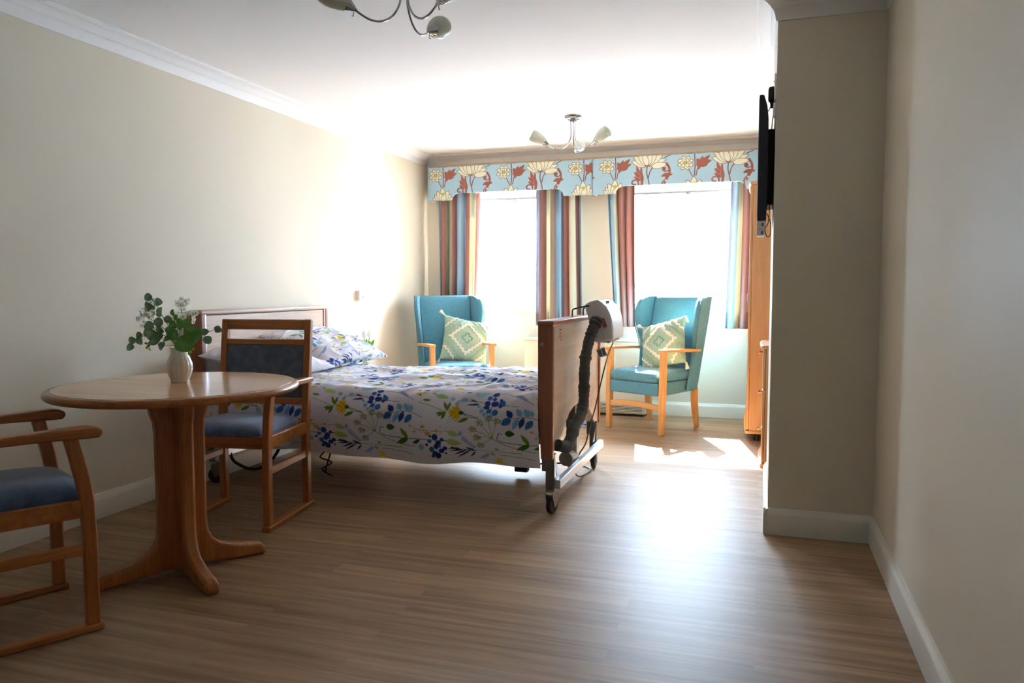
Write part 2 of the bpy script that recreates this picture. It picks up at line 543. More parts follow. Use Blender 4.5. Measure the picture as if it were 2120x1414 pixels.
def floor_mat():
    m, nt, p = _new('vinyl_planks')
    tc = nt.nodes.new('ShaderNodeTexCoord')
    br = nt.nodes.new('ShaderNodeTexBrick')
    br.offset, br.offset_frequency = 0.37, 2
    br.inputs['Color1'].default_value = (0.0, 0.0, 0.0, 1)
    br.inputs['Color2'].default_value = (1.0, 1.0, 1.0, 1)
    br.inputs['Mortar'].default_value = (0.35, 0.35, 0.35, 1)
    br.inputs['Scale'].default_value = 1.0
    br.inputs['Mortar Size'].default_value = 0.0006
    br.inputs['Brick Width'].default_value = 1.15
    br.inputs['Row Height'].default_value = 0.098
    nt.links.new(tc.outputs['Object'], br.inputs['Vector'])
    mp = nt.nodes.new('ShaderNodeMapping')
    mp.inputs['Scale'].default_value = (0.9, 16, 1)
    nt.links.new(tc.outputs['Object'], mp.inputs['Vector'])
    add = nt.nodes.new('ShaderNodeVectorMath')
    add.operation = 'ADD'
    sc = nt.nodes.new('ShaderNodeVectorMath')
    sc.operation = 'SCALE'
    sc.inputs['Scale'].default_value = 7.0
    nt.links.new(br.outputs['Color'], sc.inputs[0])
    nt.links.new(mp.outputs[0], add.inputs[0])
    nt.links.new(sc.outputs[0], add.inputs[1])
    n1 = nt.nodes.new('ShaderNodeTexNoise')
    n1.inputs['Scale'].default_value = 2.0
    n1.inputs['Detail'].default_value = 7
    n1.inputs['Distortion'].default_value = 0.5
    nt.links.new(add.outputs[0], n1.inputs['Vector'])
    mix = nt.nodes.new('ShaderNodeMath')
    mix.operation = 'MULTIPLY_ADD'
    mix.inputs[1].default_value = 0.16
    nt.links.new(br.outputs['Color'], mix.inputs[0])
    nt.links.new(n1.outputs['Fac'], mix.inputs[2])
    rp = nt.nodes.new('ShaderNodeValToRGB')
    rp.color_ramp.elements[0].position, rp.color_ramp.elements[1].position = 0.28, 0.86
    rp.color_ramp.elements[0].color = lin((122, 94, 68)) + (1,)
    rp.color_ramp.elements[1].color = lin((182, 148, 114)) + (1,)
    nt.links.new(mix.outputs[0], rp.inputs['Fac'])
    # welded seam of the sheet at y = 3.56
    sx = nt.nodes.new('ShaderNodeSeparateXYZ')
    nt.links.new(tc.outputs['Object'], sx.inputs[0])
    cmpn = nt.nodes.new('ShaderNodeMath')
    cmpn.operation = 'COMPARE'
    cmpn.inputs[1].default_value = 3.555
    cmpn.inputs[2].default_value = 0.0028
    nt.links.new(sx.outputs['Y'], cmpn.inputs[0])
    mc = nt.nodes.new('ShaderNodeMix')
    mc.data_type = 'RGBA'
    mc.inputs['B'].default_value = lin((52, 40, 32)) + (1,)
    nt.links.new(cmpn.outputs[0], mc.inputs['Factor'])
    nt.links.new(rp.outputs['Color'], mc.inputs['A'])
    nt.links.new(mc.outputs['Result'], p.inputs['Base Color'])
    p.inputs['Roughness'].default_value = 0.42
    p.inputs['Specular IOR Level'].default_value = 0.17
    n2 = nt.nodes.new('ShaderNodeTexNoise')
    n2.inputs['Scale'].default_value = 420
    n2.inputs['Detail'].default_value = 2
    nt.links.new(tc.outputs['Object'], n2.inputs['Vector'])
    b = nt.nodes.new('ShaderNodeBump')
    b.inputs['Strength'].default_value = 0.10
    b.inputs['Distance'].default_value = 0.002
    nt.links.new(n2.outputs['Fac'], b.inputs['Height'])
    nt.links.new(b.outputs['Normal'], p.inputs['Normal'])
    return m
FLOOR = floor_mat()

# ------------------------------------------------------------------ the room
LX, RX, PX, PY0, PY1, BY, FY, CZ = -3.024, 0.475, 0.042, 3.565, 4.51, 6.696, -1.6, 2.338
T = 0.26
struct(MB().box(LX - T, RX + T, FY - T, BY + T, -0.1, 0.0).build('floor', FLOOR), 'brown wood plank vinyl floor', 'floor')
struct(MB().box(LX - T, RX + T, FY - T, BY + T, CZ, CZ + 0.1).build('ceiling', CEIL), 'white painted ceiling', 'ceiling')
struct(MB().box(LX - T, LX, FY - T, BY + T, 0, CZ).build('wall_left', WALL), 'long cream wall on the left', 'wall')
struct(MB().box(RX, RX + T, FY - T, BY + T, 0, CZ).build('wall_right', WALL), 'cream wall on the right', 'wall')
struct(MB().box(LX, RX, FY - T, FY, 0, CZ).build('wall_front', WALL), 'cream wall behind the viewpoint', 'wall')
struct(MB().box(PX, RX, PY0, PY1, 0, CZ).build('wall_pillar', WALL), 'cream wall pier jutting out on the right', 'wall')
WIN = ((-2.72, -1.68), (-1.22, -0.06))
WZ0, WZ1 = 0.885, 2.08
wb = MB()
wb.box(LX, RX, BY, BY + T, 0, WZ0).box(LX, RX, BY, BY + T, WZ1, CZ)
for a, b in ((LX, WIN[0][0]), (WIN[0][1], WIN[1][0]), (WIN[1][1], RX)):
    wb.box(a, b, BY, BY + T, WZ0, WZ1)
struct(wb.build('wall_back', WALL), 'cream wall with the two windows', 'wall')

def window(i, x0, x1, words):
    fr = MB()
    y0, y1, w = BY + 0.12, BY + 0.19, 0.055
    fr.box(x0, x1, y0, y1, WZ0, WZ0 + w).box(x0, x1, y0, y1, WZ1 - w, WZ1)
    fr.box(x0, x0 + w, y0, y1, WZ0 + w, WZ1 - w).box(x1 - w, x1, y0, y1, WZ0 + w, WZ1 - w)
    o = fr.build('window_%d' % i, UPVC, bevel=0.004)
    struct(o, 'white framed window %s' % words, 'window')
    MB().box(x0 + w - .01, x1 - w + .01, y0 + .03, y0 + .036, WZ0 + w - .01, WZ1 - w + .01).build('pane', GLASS, o)
    MB().box(x0 + .002, x1 - .002, BY - 0.035, y0, WZ0, WZ0 + 0.022).build('window_sill', TRIM, o, bevel=0.005)
    return o
window(1, *WIN[0], 'behind the left blue armchair')
window(2, *WIN[1], 'behind the right blue armchair')

def skirting(name, p0, p1, nrm):
    """board with a rounded top along p0-p1, standing off the wall along nrm"""
    p0, p1, n = Vector(p0), Vector(p1), Vector(nrm)
    prof = [(0, 0), (.018, 0), (.018, .088), (.016, .098), (.011, .104), (.007, .116), (0, .118)]
    m = MB()
    m.prism(prof, lambda a, z, t: tuple((p1 if t else p0) + n * a + Vector((0, 0, z))), 0, 1)
    return struct(m.build(name, TRIM, sharp=50))
skirting('baseboard_left', (LX, FY, 0), (LX, BY, 0), (1, 0, 0))
skirting('baseboard_back', (LX, BY, 0), (RX, BY, 0), (0, -1, 0))
skirting('baseboard_right', (RX, FY, 0), (RX, PY0, 0), (-1, 0, 0))
skirting('baseboard_pillar', (PX - .018, PY0, 0), (RX, PY0, 0), (0, -1, 0))
skirting('baseboard_pier', (PX, PY0 - .018, 0), (PX, PY1, 0), (-1, 0, 0))
skirting('baseboard_recess', (RX, PY1, 0), (RX, BY, 0), (-1, 0, 0))
skirting('baseboard_front', (LX, FY, 0), (RX, FY, 0), (0, 1, 0))

def cove(name, p0, p1, nrm, ext0=0, ext1=0):
    """concave plaster coving; ext lengthens the ceiling side at an end so that corners meet"""
    p0, p1, n = Vector(p0), Vector(p1), Vector(nrm)
    d = (p1 - p0).normalized()
    prof = [(0, -.092), (.008, -.092), (.010, -.086)]
    for k in range(5):
        a = math.radians(38) * k / 4
        prof.append((.078 - .067 * math.cos(a), -.084 + .067 * math.sin(a)))
    prof.append((.0295, -.0425))
    for k in range(3, 9):
        a = PI / 2 * k / 8
        prof.append((.079 - .064 * math.cos(a), -.080 + .064 * math.sin(a)))
    prof += [(.081, -.013), (.088, -.011), (.088, 0), (0, 0)]
    m = MB()
    def f(a, z, t):
        base = (p1 + d * ext1 * a) if t else (p0 - d * ext0 * a)
        return tuple(base + n * a + Vector((0, 0, CZ + z)))
    m.prism(prof, f, 0, 1)
    return struct(m.build(name, CEIL, sharp=50))
cove('trim_1', (LX, FY, 0), (LX, BY, 0), (1, 0, 0), -1, -1)
cove('trim_2', (LX, BY, 0), (RX, BY, 0), (0, -1, 0), -1, -1)
cove('trim_3', (RX, FY, 0), (RX, PY0, 0), (-1, 0, 0), -1, -1)
cove('trim_4', (PX, PY0, 0), (RX, PY0, 0), (0, -1, 0), 1, -1)
cove('trim_5', (PX, PY0, 0), (PX, PY1, 0), (-1, 0, 0), 1, 1)
cove('trim_6', (PX, PY1, 0), (RX, PY1, 0), (0, 1, 0), 1, -1)
cove('trim_7', (RX, PY1, 0), (RX, BY, 0), (-1, 0, 0), -1, -1)
cove('trim_8', (LX, FY, 0), (RX, FY, 0), (0, 1, 0), -1, -1)

# outside: paved ground under the windows
LAWN = mat('pale_paving', (114, 120, 124), 0.9, var=0.1, vscale=2)
struct(MB().box(-14, 10, BY + T, 40, -0.3, -0.15).build('ground', LAWN), 'pale ground outside the windows', 'ground')

# ------------------------------------------------------------------ dining chairs
def puff(hw, hd, t, n=40, sq=8.0, base=0.0, crown=1.0):
    """upholstered pad: flat bottom at z = base, crowned top of height t; half sizes hw, hd"""
    u = np.sin(np.linspace(-1, 1, n) * PI / 2)
    U, V = np.meshgrid(u, u, indexing='ij')
    k = 1 - 0.05 * np.abs(U * V) ** 6
    X, Y = hw * U * k, hd * V * k
    e = np.clip(1 - np.abs(U) ** sq, 0, 1) ** .5 * np.clip(1 - np.abs(V) ** sq, 0, 1) ** .5
    Z = base + t * e * (1 - 0.35 * crown * (U ** 2 + V ** 2) / 2)
    top = np.stack([X, Y, Z], -1)
    bot = np.stack([X, Y, np.full_like(X, base)], -1)
    return MB().grid(top).grid(bot, flip=True)

def back_y(z):
    return 0.195 + max(0.0, z - 0.43) / 0.515 * 0.06

def make_dining_chair(label):
    t = thing('dining_chair', label, 'chair')
    for s in (-1, 1):
        MB().box(s * .228 - .021, s * .228 + .021, -.237, .237, 0, .024).build('sled_runner', BEECH['y'], t, bevel=.006)
        x = s * .227
        MB().sweep([(x, -.207, .022), (x, -.207, .30), (x, -.203, .42), (x, -.192, .50), (x, -.178, .57), (x, -.163, .634)],
                   [(.034, .040), (.034, .040), (.034, .041), (.034, .042), (.034, .042), (.034, .041)], up=(0, 1, 0)).build('leg', BEECH['z'], t, bevel=.005)
        MB().sweep([(x, .195, .022), (x, .195, .43), (x, back_y(.70), .70), (x, back_y(.945), .945)],
                   [(.034, .04), (.034, .042), (.034, .038), (.034, .032)], up=(0, 1, 0)).build('back_post', BEECH['z'], t, bevel=.005)
        MB().box(x - .011, x + .011, -.19, .178, .254, .289).build('stretcher', BEECH['y'], t, bevel=.004)
        ol = [(-.250, .648), (-.246, .656), (-.234, .663), (-.205, .668), (-.14, .667), (-.05, .663), (.08, .660), (.222, .658),
              (.222, .632), (.08, .633), (-.05, .634), (-.14, .632), (-.205, .629), (-.238, .629), (-.248, .637)]
        xa = s * .236
        MB().prism(ol, lambda p, q, k: (k, p, q), xa - .026, xa + .026).build('armrest', BEECH['y'], t, bevel=.006)
    f = MB()
    f.box(-.211, .211, -.222, -.190, .375, .432).box(-.211, .211, .180, .206, .375, .432)
    for s in (-1, 1):
        f.box(s * .227 - .013, s * .227 + .013, -.188, .178, .375, .432)
    f.build('seat_frame', BEECH['x'], t, bevel=.004)
    p = puff(.206, .205, .066, base=.428)
    p.v = [(a, b - .018, c) for a, b, c in p.v]
    p.build('seat_pad', BLUE_UP, t)
    for z0, z1, nm in ((.893, .945, 'top_rail'), (.815, .845, 'back_rail'), (.518, .552, 'back_rail')):
        ya, yb = back_y(z0), back_y(z1)
        MB().hexa([(-.211, ya - .013, z0), (.211, ya - .013, z0), (.211, ya + .013, z0), (-.211, ya + .013, z0)],
                  [(-.211, yb - .013, z1), (.211, yb - .013, z1), (.211, yb + .013, z1), (-.211, yb + .013, z1)]).build(nm, BEECH['x'], t, bevel=.004)
    z0, z1 = .550, .817
    ya, yb = back_y(z0), back_y(z1)
    MB().hexa([(-.211, ya - .011, z0), (.211, ya - .011, z0), (.211, ya + .011, z0), (-.211, ya + .011, z0)],
              [(-.211, yb - .011, z1), (.211, yb - .011, z1), (.211, yb + .011, z1), (-.211, yb + .011, z1)]).build('backrest', BACK_UP, t, bevel=.006)
    return t

chair = make_dining_chair('wooden dining armchair with blue seat tucked between round table and bed')
chair['group'] = 'dining chairs at the round table'
chair.location, chair.rotation_euler = (-2.375, 3.085, 0), (0, 0, math.radians(8))
dup(chair, (-2.338, 1.798, 0), math.radians(150.8), 'wooden dining armchair with blue seat cut off by the left picture edge')

# ------------------------------------------------------------------ round table
table = thing('round_table', 'round wooden pedestal table with a white vase of flowers on it', 'table', (-2.135, 2.385, 0))
prof = [(.0, .704), (.400, .704), (.425, .705)]
for k in range(9):
    a = -PI / 2 + PI * k / 8
    prof.append((.435 + .0155 * math.cos(a), .7200 + .0150 * math.sin(a)))
prof += [(.425, .735), (0, .735)]
top = MB().lathe(prof, 96).build('tabletop', BEECH['x'], table)
MB().lathe([(0, .7345), (.424, .7345), (.424, .7362), (0, .7362)], 96).build('laminate_surface', TOPW, top)
ol = [(.012, .704), (.108, .704), (.110, .655), (.106, .625), (.095, .595), (.091, .55), (.090, .20), (.095, .150), (.110, .115), (.140, .088),
      (.20, .068), (.285, .052), (.312, .044), (.325, .030), (.326, .006), (.315, .0), (.24, .004), (.14, .014), (.06, .02), (.012, .022)]
for d in (59, 149, 239, 329):
    a = math.radians(d)
    ca, sa = math.cos(a), math.sin(a)
    MB().prism(ol, lambda r, z, k: (r * ca - k * sa, r * sa + k * ca, z), -.026, .026).build('pedestal_leg', BEECH['z'], table, bevel=.012, seg=3)
MB().box(-.016, .016, -.016, .016, .02, .704).build('pedestal_core', BEECH['z'], table)

# ------------------------------------------------------------------ vase and flowers
VX, VY, VZ = -2.172, 2.440, .7362
vase = thing('vase', 'white ribbed ceramic vase on round wooden table', 'vase', (VX, VY, VZ))
vp = [(.0, .0), (.031, .0), (.034, .003), (.0345, .009), (.041, .026), (.047, .045), (.0485, .060), (.046, .076), (.038, .096), (.0315, .112), (.0295, .124), (.0315, .132), (.034, .136),
      (.0325, .1375), (.0285, .130), (.026, .118), (.028, .10), (.028, .06), (.0, .05)]
_p, _ = spline([(r, 0, h) for r, h in vp], 3)
vp2 = [(max(0, q.x), q.z) for q in _p]
MB().lathe(vp2, 96, rib=lambda a, h: 1 + (0.035 * abs(math.sin(a * 8)) - 0.02) * min(1, max(0, (h - .008) / .02)) * min(1, max(0, (.134 - h) / .02))).build('vase_body', VASE, vase, sharp=80)

cr = Vector((math.cos(YAW), math.sin(YAW), 0))
cf = Vector((-math.sin(YAW), math.cos(YAW), 0))
def fp(x, y, d=0.0):
    """point of the bouquet: x right and y down in drawing units from the vase mouth, d away from the viewer in metres"""
    return Vector((VX, VY, VZ + .135)) + cr * ((x - 840) / 3344) + Vector((0, 0, (840 - y) / 3344)) + cf * d

def leaf_blade(m, base, tip, width, nrm, droop=0.15, n=7):
    base, tip, nrm = Vector(base), Vector(tip), Vector(nrm).normalized()
    d = tip - base
    L = d.length
    d.normalize()
    s = d.cross(nrm).normalized()
    u = s.cross(d)
    rings = []
    for k in range(n):
        t = k / (n - 1)
        w = width / 2 * max(0.04, math.sin(PI * (0.04 + 0.92 * t) ** 0.9)) ** 0.6
        c = base + d * L * t + u * (-droop * L * (2 * t - 1) ** 2)
        rings.append([c - s * w + u * w * .25, c, c + s * w + u * w * .25])
    return m.loft(rings, caps=False, closed=False)

def rnrm():
    v = -cf + Vector((random.uniform(-.6, .6), random.uniform(-.6, .6), random.uniform(-.4, .6)))
    return v

def sprig(name, label, cat, path, leaves, lm, sm=STEM, r=.0012, shape=1.05):
    """leaves: (x, y, radius, depth, angle)"""
    t = thing(name, label, cat, tuple(fp(840, 840)))
    pts = [Vector((VX, VY, VZ + .060)) + Vector((random.uniform(-.012, .012), random.uniform(-.012, .012), 0)), fp(840 + (path[0][0] - 840) * .25, 838)] + [fp(*q) for q in path]
    MB().tube(pts, r, 6, smooth=5).build('stem', sm, t, world=True)
    for x, y, rad, dep, ang in leaves:
        m = MB()
        a = math.radians(ang)
        R = rad / 3344
        c = fp(x, y, dep)
        dv = cr * math.cos(a) + Vector((0, 0, math.sin(a)))
        leaf_blade(m, c - dv * R, c + dv * R, 2 * R * shape, rnrm())
        # petiole
        q = min(pts[2:], key=lambda p: (p - (c - dv * R)).length)
        m.tube([q, (q + c - dv * R) / 2 + Vector((0, 0, .003)), c - dv * R], .0007, 5)
        m.build('leaf', lm, t, world=True, fix=False)
    return t

BQ = 'flower stems in the white vase'
sprig('eucalyptus_sprig', 'tall eucalyptus sprig rising at upper left of the vase bouquet', 'eucalyptus', [(740, 620, .0), (640, 430, .0), (570, 290, .0), (490, 190, .0)],
      [(452, 178, 52, 0, 170), (570, 240, 52, .01, -15), (478, 297, 74, -.01, 150), (620, 362, 58, -.01, 80), (560, 400, 40, .02, 120), (690, 470, 50, .01, 80)], EUC)['group'] = BQ
sprig('eucalyptus_sprig', 'drooping eucalyptus sprig reaching far left out of the vase', 'eucalyptus', [(700, 700, -.01), (560, 640, -.01), (380, 662, -.01), (270, 745, -.01), (225, 800, -.01)],
      [(240, 740, 50, -.01, 170), (210, 832, 52, -.01, 190), (322, 672, 46, .0, 130), (348, 742, 56, -.015, 285), (440, 645, 58, -.01, 200)], EUC)['group'] = BQ
sprig('eucalyptus_sprig', 'leafy eucalyptus sprig filling the lower left of the bouquet', 'eucalyptus', [(740, 720, -.02), (640, 640, -.03), (560, 580, -.03), (500, 540, -.03)],
      [(540, 660, 75, -.04, 180), (500, 545, 62, -.03, 140), (612, 500, 60, -.02, 100), (585, 735, 72, -.045, 200), (672, 812, 58, -.04, 235), (640, 590, 62, -.03, 130), (620, 680, 60, -.035, 180)], EUC)['group'] = BQ
sprig('eucalyptus_sprig', 'thin eucalyptus sprig pointing right towards the chair back', 'eucalyptus', [(930, 760, .0), (1040, 690, .0), (1190, 650, .0), (1310, 605, .0)],
      [(1188, 635, 46, 0, 20), (1230, 738, 56, -.01, 300), (1350, 590, 40, 0, 50), (1360, 612, 46, 0, -10), (1110, 640, 50, .01, 60)], EUC)['group'] = BQ
sprig('lemon_leaf_sprig', 'broad glossy green leaves hanging at right of the vase mouth', 'foliage', [(900, 760, -.02), (960, 690, -.03), (1010, 620, -.03), (980, 520, -.02)],
      [(950, 500, 82, -.02, 80), (1060, 655, 105, -.03, 20), (985, 775, 112, -.045, 300), (880, 650, 50, -.05, 90)], LEMON, shape=1.2)['group'] = BQ
sprig('lemon_leaf_sprig', 'dark green leaves upright in the middle of the vase bouquet', 'foliage', [(820, 740, -.0), (790, 640, .0), (780, 520, .01), (770, 430, .01)],
      [(790, 660, 84, -.02, 110), (715, 720, 62, -.02, 200), (755, 380, 44, .01, 100), (800, 440, 44, .01, 70), (850, 560, 56, .01, 60), (770, 540, 56, .0, 110), (720, 610, 60, .0, 150)], LEMON, shape=.9)['group'] = BQ
sprig('lime_sprig', 'small yellow-green sprig below the leaves left of the vase', 'foliage', [(700, 800, -.05), (600, 770, -.06), (540, 790, -.06), (530, 850, -.06)],
      [(505, 770, 24, -.06, 160), (535, 800, 26, -.06, 200), (520, 825, 22, -.065, 230), (552, 845, 24, -.06, 280), (545, 760, 20, -.06, 60)], LIME, shape=.7)['group'] = BQ
sprig('lime_sprig', 'small yellow-green sprig below the leaves right of the vase', 'foliage', [(950, 800, -.04), (1010, 830, -.05), (1045, 880, -.05)],
      [(1035, 905, 26, -.05, 260), (1060, 880, 24, -.05, 320), (1095, 850, 20, -.05, 30), (1010, 870, 22, -.05, 220)], LIME, shape=.7)['group'] = BQ

def waxflower(label, path, blooms):
    t = thing('waxflower_sprig', label, 'flower', tuple(fp(840, 840)), 0, BQ)
    pts = [Vector((VX, VY, VZ + .06)), fp(840 + (path[0][0] - 840) * .25, 838)] + [fp(*q) for q in path]
    MB().tube(pts, .0013, 6, smooth=5).build('stem', STEM, t, world=True)
    for x, y, rad, dep in blooms:
        c = fp(x, y, dep)
        n = (-cf + cr * random.uniform(-.9, .9) + Vector((0, 0, random.uniform(-.3, .8)))).normalized()
        a0 = n.orthogonal().normalized()
        b0 = n.cross(a0)
        m = MB()
        q = min(pts[2:], key=lambda p: (p - c).length)
        R = rad * 1.3 / 3344
        rot = random.uniform(0, 6.28)
        for k in range(5):
            a = rot + 2 * PI * k / 5
            dv = a0 * math.cos(a) + b0 * math.sin(a)
            leaf_blade(m, c + dv * R * .15, c + dv * R + n * R * .15, R * .95, n, droop=.1, n=5)
        bl = m.build('blossom', PETAL, t, world=True, fix=False)
        k = MB().tube([q, (q + c) / 2 - Vector((0, 0, .002)), c - n * .001], .0006, 5)
        k.build('stalk', STEM, t, world=True)
        o = MB().lathe([(0, -.0005), (R * .17, .0), (R * .18, R * .10), (R * .10, R * .18), (0, R * .2)], 10, center=c, axis=n).build('flower_centre', AMBER, t, world=True)
        o.parent = bl
waxflower('white waxflower cluster on the left side of the bouquet', [(720, 640, -.01), (560, 500, -.02), (430, 400, -.02)],
          [(370, 330, 30, 0), (430, 345, 30, -.01), (390, 390, 34, -.02), (460, 400, 32, -.02), (545, 275, 30, 0), (360, 465, 34, -.02), (435, 495, 36, -.03), (500, 440, 30, -.02),
           (555, 405, 34, -.025), (400, 545, 28, -.02), (500, 210, 26, .01), (470, 350, 30, .0), (415, 420, 30, -.01), (520, 370, 30, -.01), (480, 250, 26, .01), (350, 430, 26, -.01)])
waxflower('white waxflower cluster at the top right of the bouquet', [(860, 600, .0), (880, 430, .0), (900, 280, .0), (940, 220, .0)],
          [(855, 260, 36, -.01), (912, 285, 36, -.02), (890, 200, 26, 0), (940, 230, 26, 0), (985, 215, 24, 0), (960, 270, 28, 0), (890, 430, 34, -.01), (948, 428, 38, -.03),
           (925, 345, 32, 0), (830, 380, 30, .01), (870, 340, 28, .0), (820, 240, 22, .0)])
waxflower('white waxflower heads beside the headboard end at bouquet right', [(960, 640, .02), (1030, 520, .02), (1035, 430, .02)],
          [(1020, 390, 34, .01), (1050, 400, 30, .02), (1035, 450, 34, .01), (1030, 500, 30, .01), (1050, 380, 26, .02)])

# ------------------------------------------------------------------ hospital bed
bed = thing('profiling_bed', 'adjustable care bed with wooden head and foot boards along the left wall', 'bed', (-1.98, 4.06, 0))
B = dict(parent=bed, world=True)
hb = MB().box(-2.985, -2.930, 3.50, 4.70, .24, .955).build('headboard', OAK['y'], bevel=.004, **B)
for y0, y1 in ((3.455, 3.487), (4.713, 4.745)):
    MB().box(-3.000, -2.922, y0, y1, .22, .965).build('edge_trim', BROWN['z'], bevel=.006, **B)
for y0, y1 in ((3.487, 3.500), (4.700, 4.713)):
    MB().box(-2.985, -2.924, y0, y1, .24, .962).build('metal_strip', ALU, bevel=.002, **B)
MB().box(-3.003, -2.918, 3.452, 4.748, .958, .985).build('top_cap', OAK['y'], bevel=.009, **B)
for y in (3.60, 4.60):
    MB().box(-3.0, -2.985, y - .02, y + .02, .15, .8).build('headboard_bracket', STEEL, bevel=.002, **B)

# footboard: panel with an arched cut-out below
ol = [(3.520, .285), (3.600, .285), (3.66, .315), (3.72, .360), (3.80, .420), (3.88, .452), (3.98, .470), (4.16, .470), (4.26, .452), (4.34, .42), (4.42, .36), (4.48, .315),
      (4.54, .285), (4.600, .285), (4.600, .925), (3.520, .925)]
MB().prism(ol, lambda y, z, x: (x, y, z), -1.004, -.948).build('footboard', OAK['y'], bevel=.003, **B)
for y0, y1 in ((3.492, 3.522), (4.598, 4.628)):
    ol = [(-1.012, .925), (-1.012, .520), (-1.004, .43), (-.997, .280), (-.938, .280), (-.936, .925)]
    MB().prism(ol, lambda x, z, y: (x, y, z), y0, y1).build('edge_trim', BROWN['z'], bevel=.005, **B)
MB().box(-1.015, -.934, 3.489, 4.631, .922, .948).build('top_cap', BROWN['y'], bevel=.008, **B)
for y in (3.488, ):
    MB().lathe([(0, -.004), (.008, -.003), (.0095, .0), (.0095, .006)], 16, center=(-.990, y, .835), axis=(0, 1, 0)).build('button', GREYP, **B)
m = MB().lathe([(0, 0), (.020, 0), (.020, .0012), (0, .0012)], 24, center=(0, 0, 0), axis=(1, 0, 0))
m.v = [(-.948 + x, 3.600 + y * 1.3, .885 + z * 1.15) for x, y, z in m.v]
o = m.build('sticker', STICK, **B)
o['label'] = 'pale oval sticker'
mk = MB()
for yy, zz, ww, hh in ((3.590, .893, .018, .003), (3.594, .886, .022, .003), (3.588, .879, .014, .003)):
    mk.box(-.9468, -.9462, yy, yy + ww, zz, zz + hh)
mk.build('sticker_print', GREYPRINT, **B).parent = bed
mk = MB()
for r in range(4):
    for c in range(3):
        if (r + c) % 4 != 3:
            mk.box(-.948, -.9472, 3.660 + c * .013, 3.669 + c * .013, .892 - r * .016, .899 - r * .016)
o = mk.build('red_lettering', RED, **B)
o['label'] = 'faint red marks'

def caster(x, y, a):
    """swivel caster: chrome fork, dark wheel, brake pedal; wheel rolls along angle a"""
    c, s = math.cos(a), math.sin(a)
    f = lambda u, v, z: (x + u * c - v * s, y + u * s + v * c, z)
    m = MB().lathe([(0, .112), (.022, .112), (.024, .118), (.020, .126), (0, .126)], 20, center=(x, y, 0))
    for v in (-.022, .018):
        ol = [(-.028, .112), (.026, .112), (.030, .095), (.016, .045), (.0, .034), (-.012, .040), (-.030, .090)]
        m.prism(ol, lambda u, z, k: f(u + .012, k, z), v, v + .004)
    fk = m.build('caster_fork', CHROME, bevel=.0015, **B)
    w = MB().lathe([(0, -.012), (.030, -.012), (.038, -.013), (.0435, -.010), (.0455, 0), (.0435, .010), (.038, .013), (.030, .012), (0, .012)], 28,
                   center=f(.012, 0, .0456), axis=(-s, c, 0)).build('wheel', RUBBER, **B)
    w.parent = fk
    w.location = (0, 0, 0)
    p = MB().box(-.012, .012, -.008, .008, 0, .008)
    p.v = [tuple(Vector(f(.052 + u, v, .098 + z - u * .3))) for u, v, z in p.v]
    p.build('brake_pedal', STEEL, bevel=.002, **B)

for x, y, a in ((-.962, 3.551, 1.35), (-.962, 4.546, 1.6), (-2.945, 3.555, .6), (-2.945, 4.62, .3)):
    MB().box(x - .0225, x + .0225, y - .018, y + .018, .124, .30).build('inner_post', STEEL, bevel=.004, **B)
    xo = x - .016 if x > -2 else x
    MB().box(xo - .024, xo + .024, y - .024, y + .024, .215, .62).build('outer_post', STEEL, bevel=.004, **B)
    caster(x, y, a)
for x0, x1, y0, y1 in ((-.938, -.908, 3.53, 4.585), (-2.97, -2.94, 3.575, 4.60)):
    MB().box(x0, x1, y0, y1, .132, .176).build('crossbar', ALU, bevel=.003, **B)
for y in (3.60, 4.50):
    d = .06 if y < 4 else -.06
    MB().prism([(y, .182), (y + d, .182), (y - d * .5, .27)], lambda p, z, x: (x, p, z), -.950, -.944).build('gusset', STEEL, **B)
# lifting motor below the footboard
m = MB()
m.prism([(4.02, .16), (4.09, .16), (4.095, .20), (4.09, .375), (4.075, .395), (4.04, .395), (4.02, .37)], lambda y, z, x: (x, y, z), -1.005, -.945)
mo = m.build('motor_housing', GREYP, bevel=.010, **B)
MB().lathe([(0, -.10), (.036, -.10), (.040, -.096), (.041, -.04), (.036, .01), (0, .012)], 28, center=(-.978, 4.05, .185), axis=(.10, .99, 0)).build('motor', GREYP, **B).parent = bed
MB().box(-.995, -.955, 4.035, 4.075, .39, .62).build('lift_column', STEEL, bevel=.004, **B)
MB().box(-1.0, -.95, 4.02, 4.10, .125, .165).build('motor_base', DARKGAP, bevel=.006, **B)
# base frame and mattress
fr = MB()
fr.box(-2.90, -1.03, 3.60, 3.64, .33, .385).box(-2.90, -1.03, 4.47, 4.51, .33, .385)
for k in range(7):
    x = -2.85 + k * .29
    fr.box(x, x + .05, 3.64, 4.47, .345, .375)
fr.build('bed_frame', STEEL, bevel=.003, **B)
MB().box(-2.90, -1.035, 3.575, 4.545, .388, .548).build('mattress', mat('navy_mattress', (44, 50, 70), 0.7), bevel=.02, seg=3, **B)
bp = [(-1.55, 4.30, .33), (-1.42, 4.25, .20), (-1.32, 4.22, .085), (-1.18, 4.28, .075), (-1.05, 4.25, .09), (-.99, 4.08, .10)]
MB().tube(bp, .005, 8, smooth=6).build('motor_cable', BLACK, **B)
MB().box(-1.36, -1.28, 4.20, 4.25, .03, .07).build('plug_block', RUBBER, bevel=.006, **B)
MB().tube([(-2.96, 3.72, .33), (-2.945, 3.70, .13), (-2.873, 3.70, .070), (-2.773, 3.70, .058), (-2.673, 3.70, .112), (-2.62, 3.72, .20), (-2.60, 3.74, .34)], .009, 8, smooth=8).build('looped_cable', BLACK, **B)
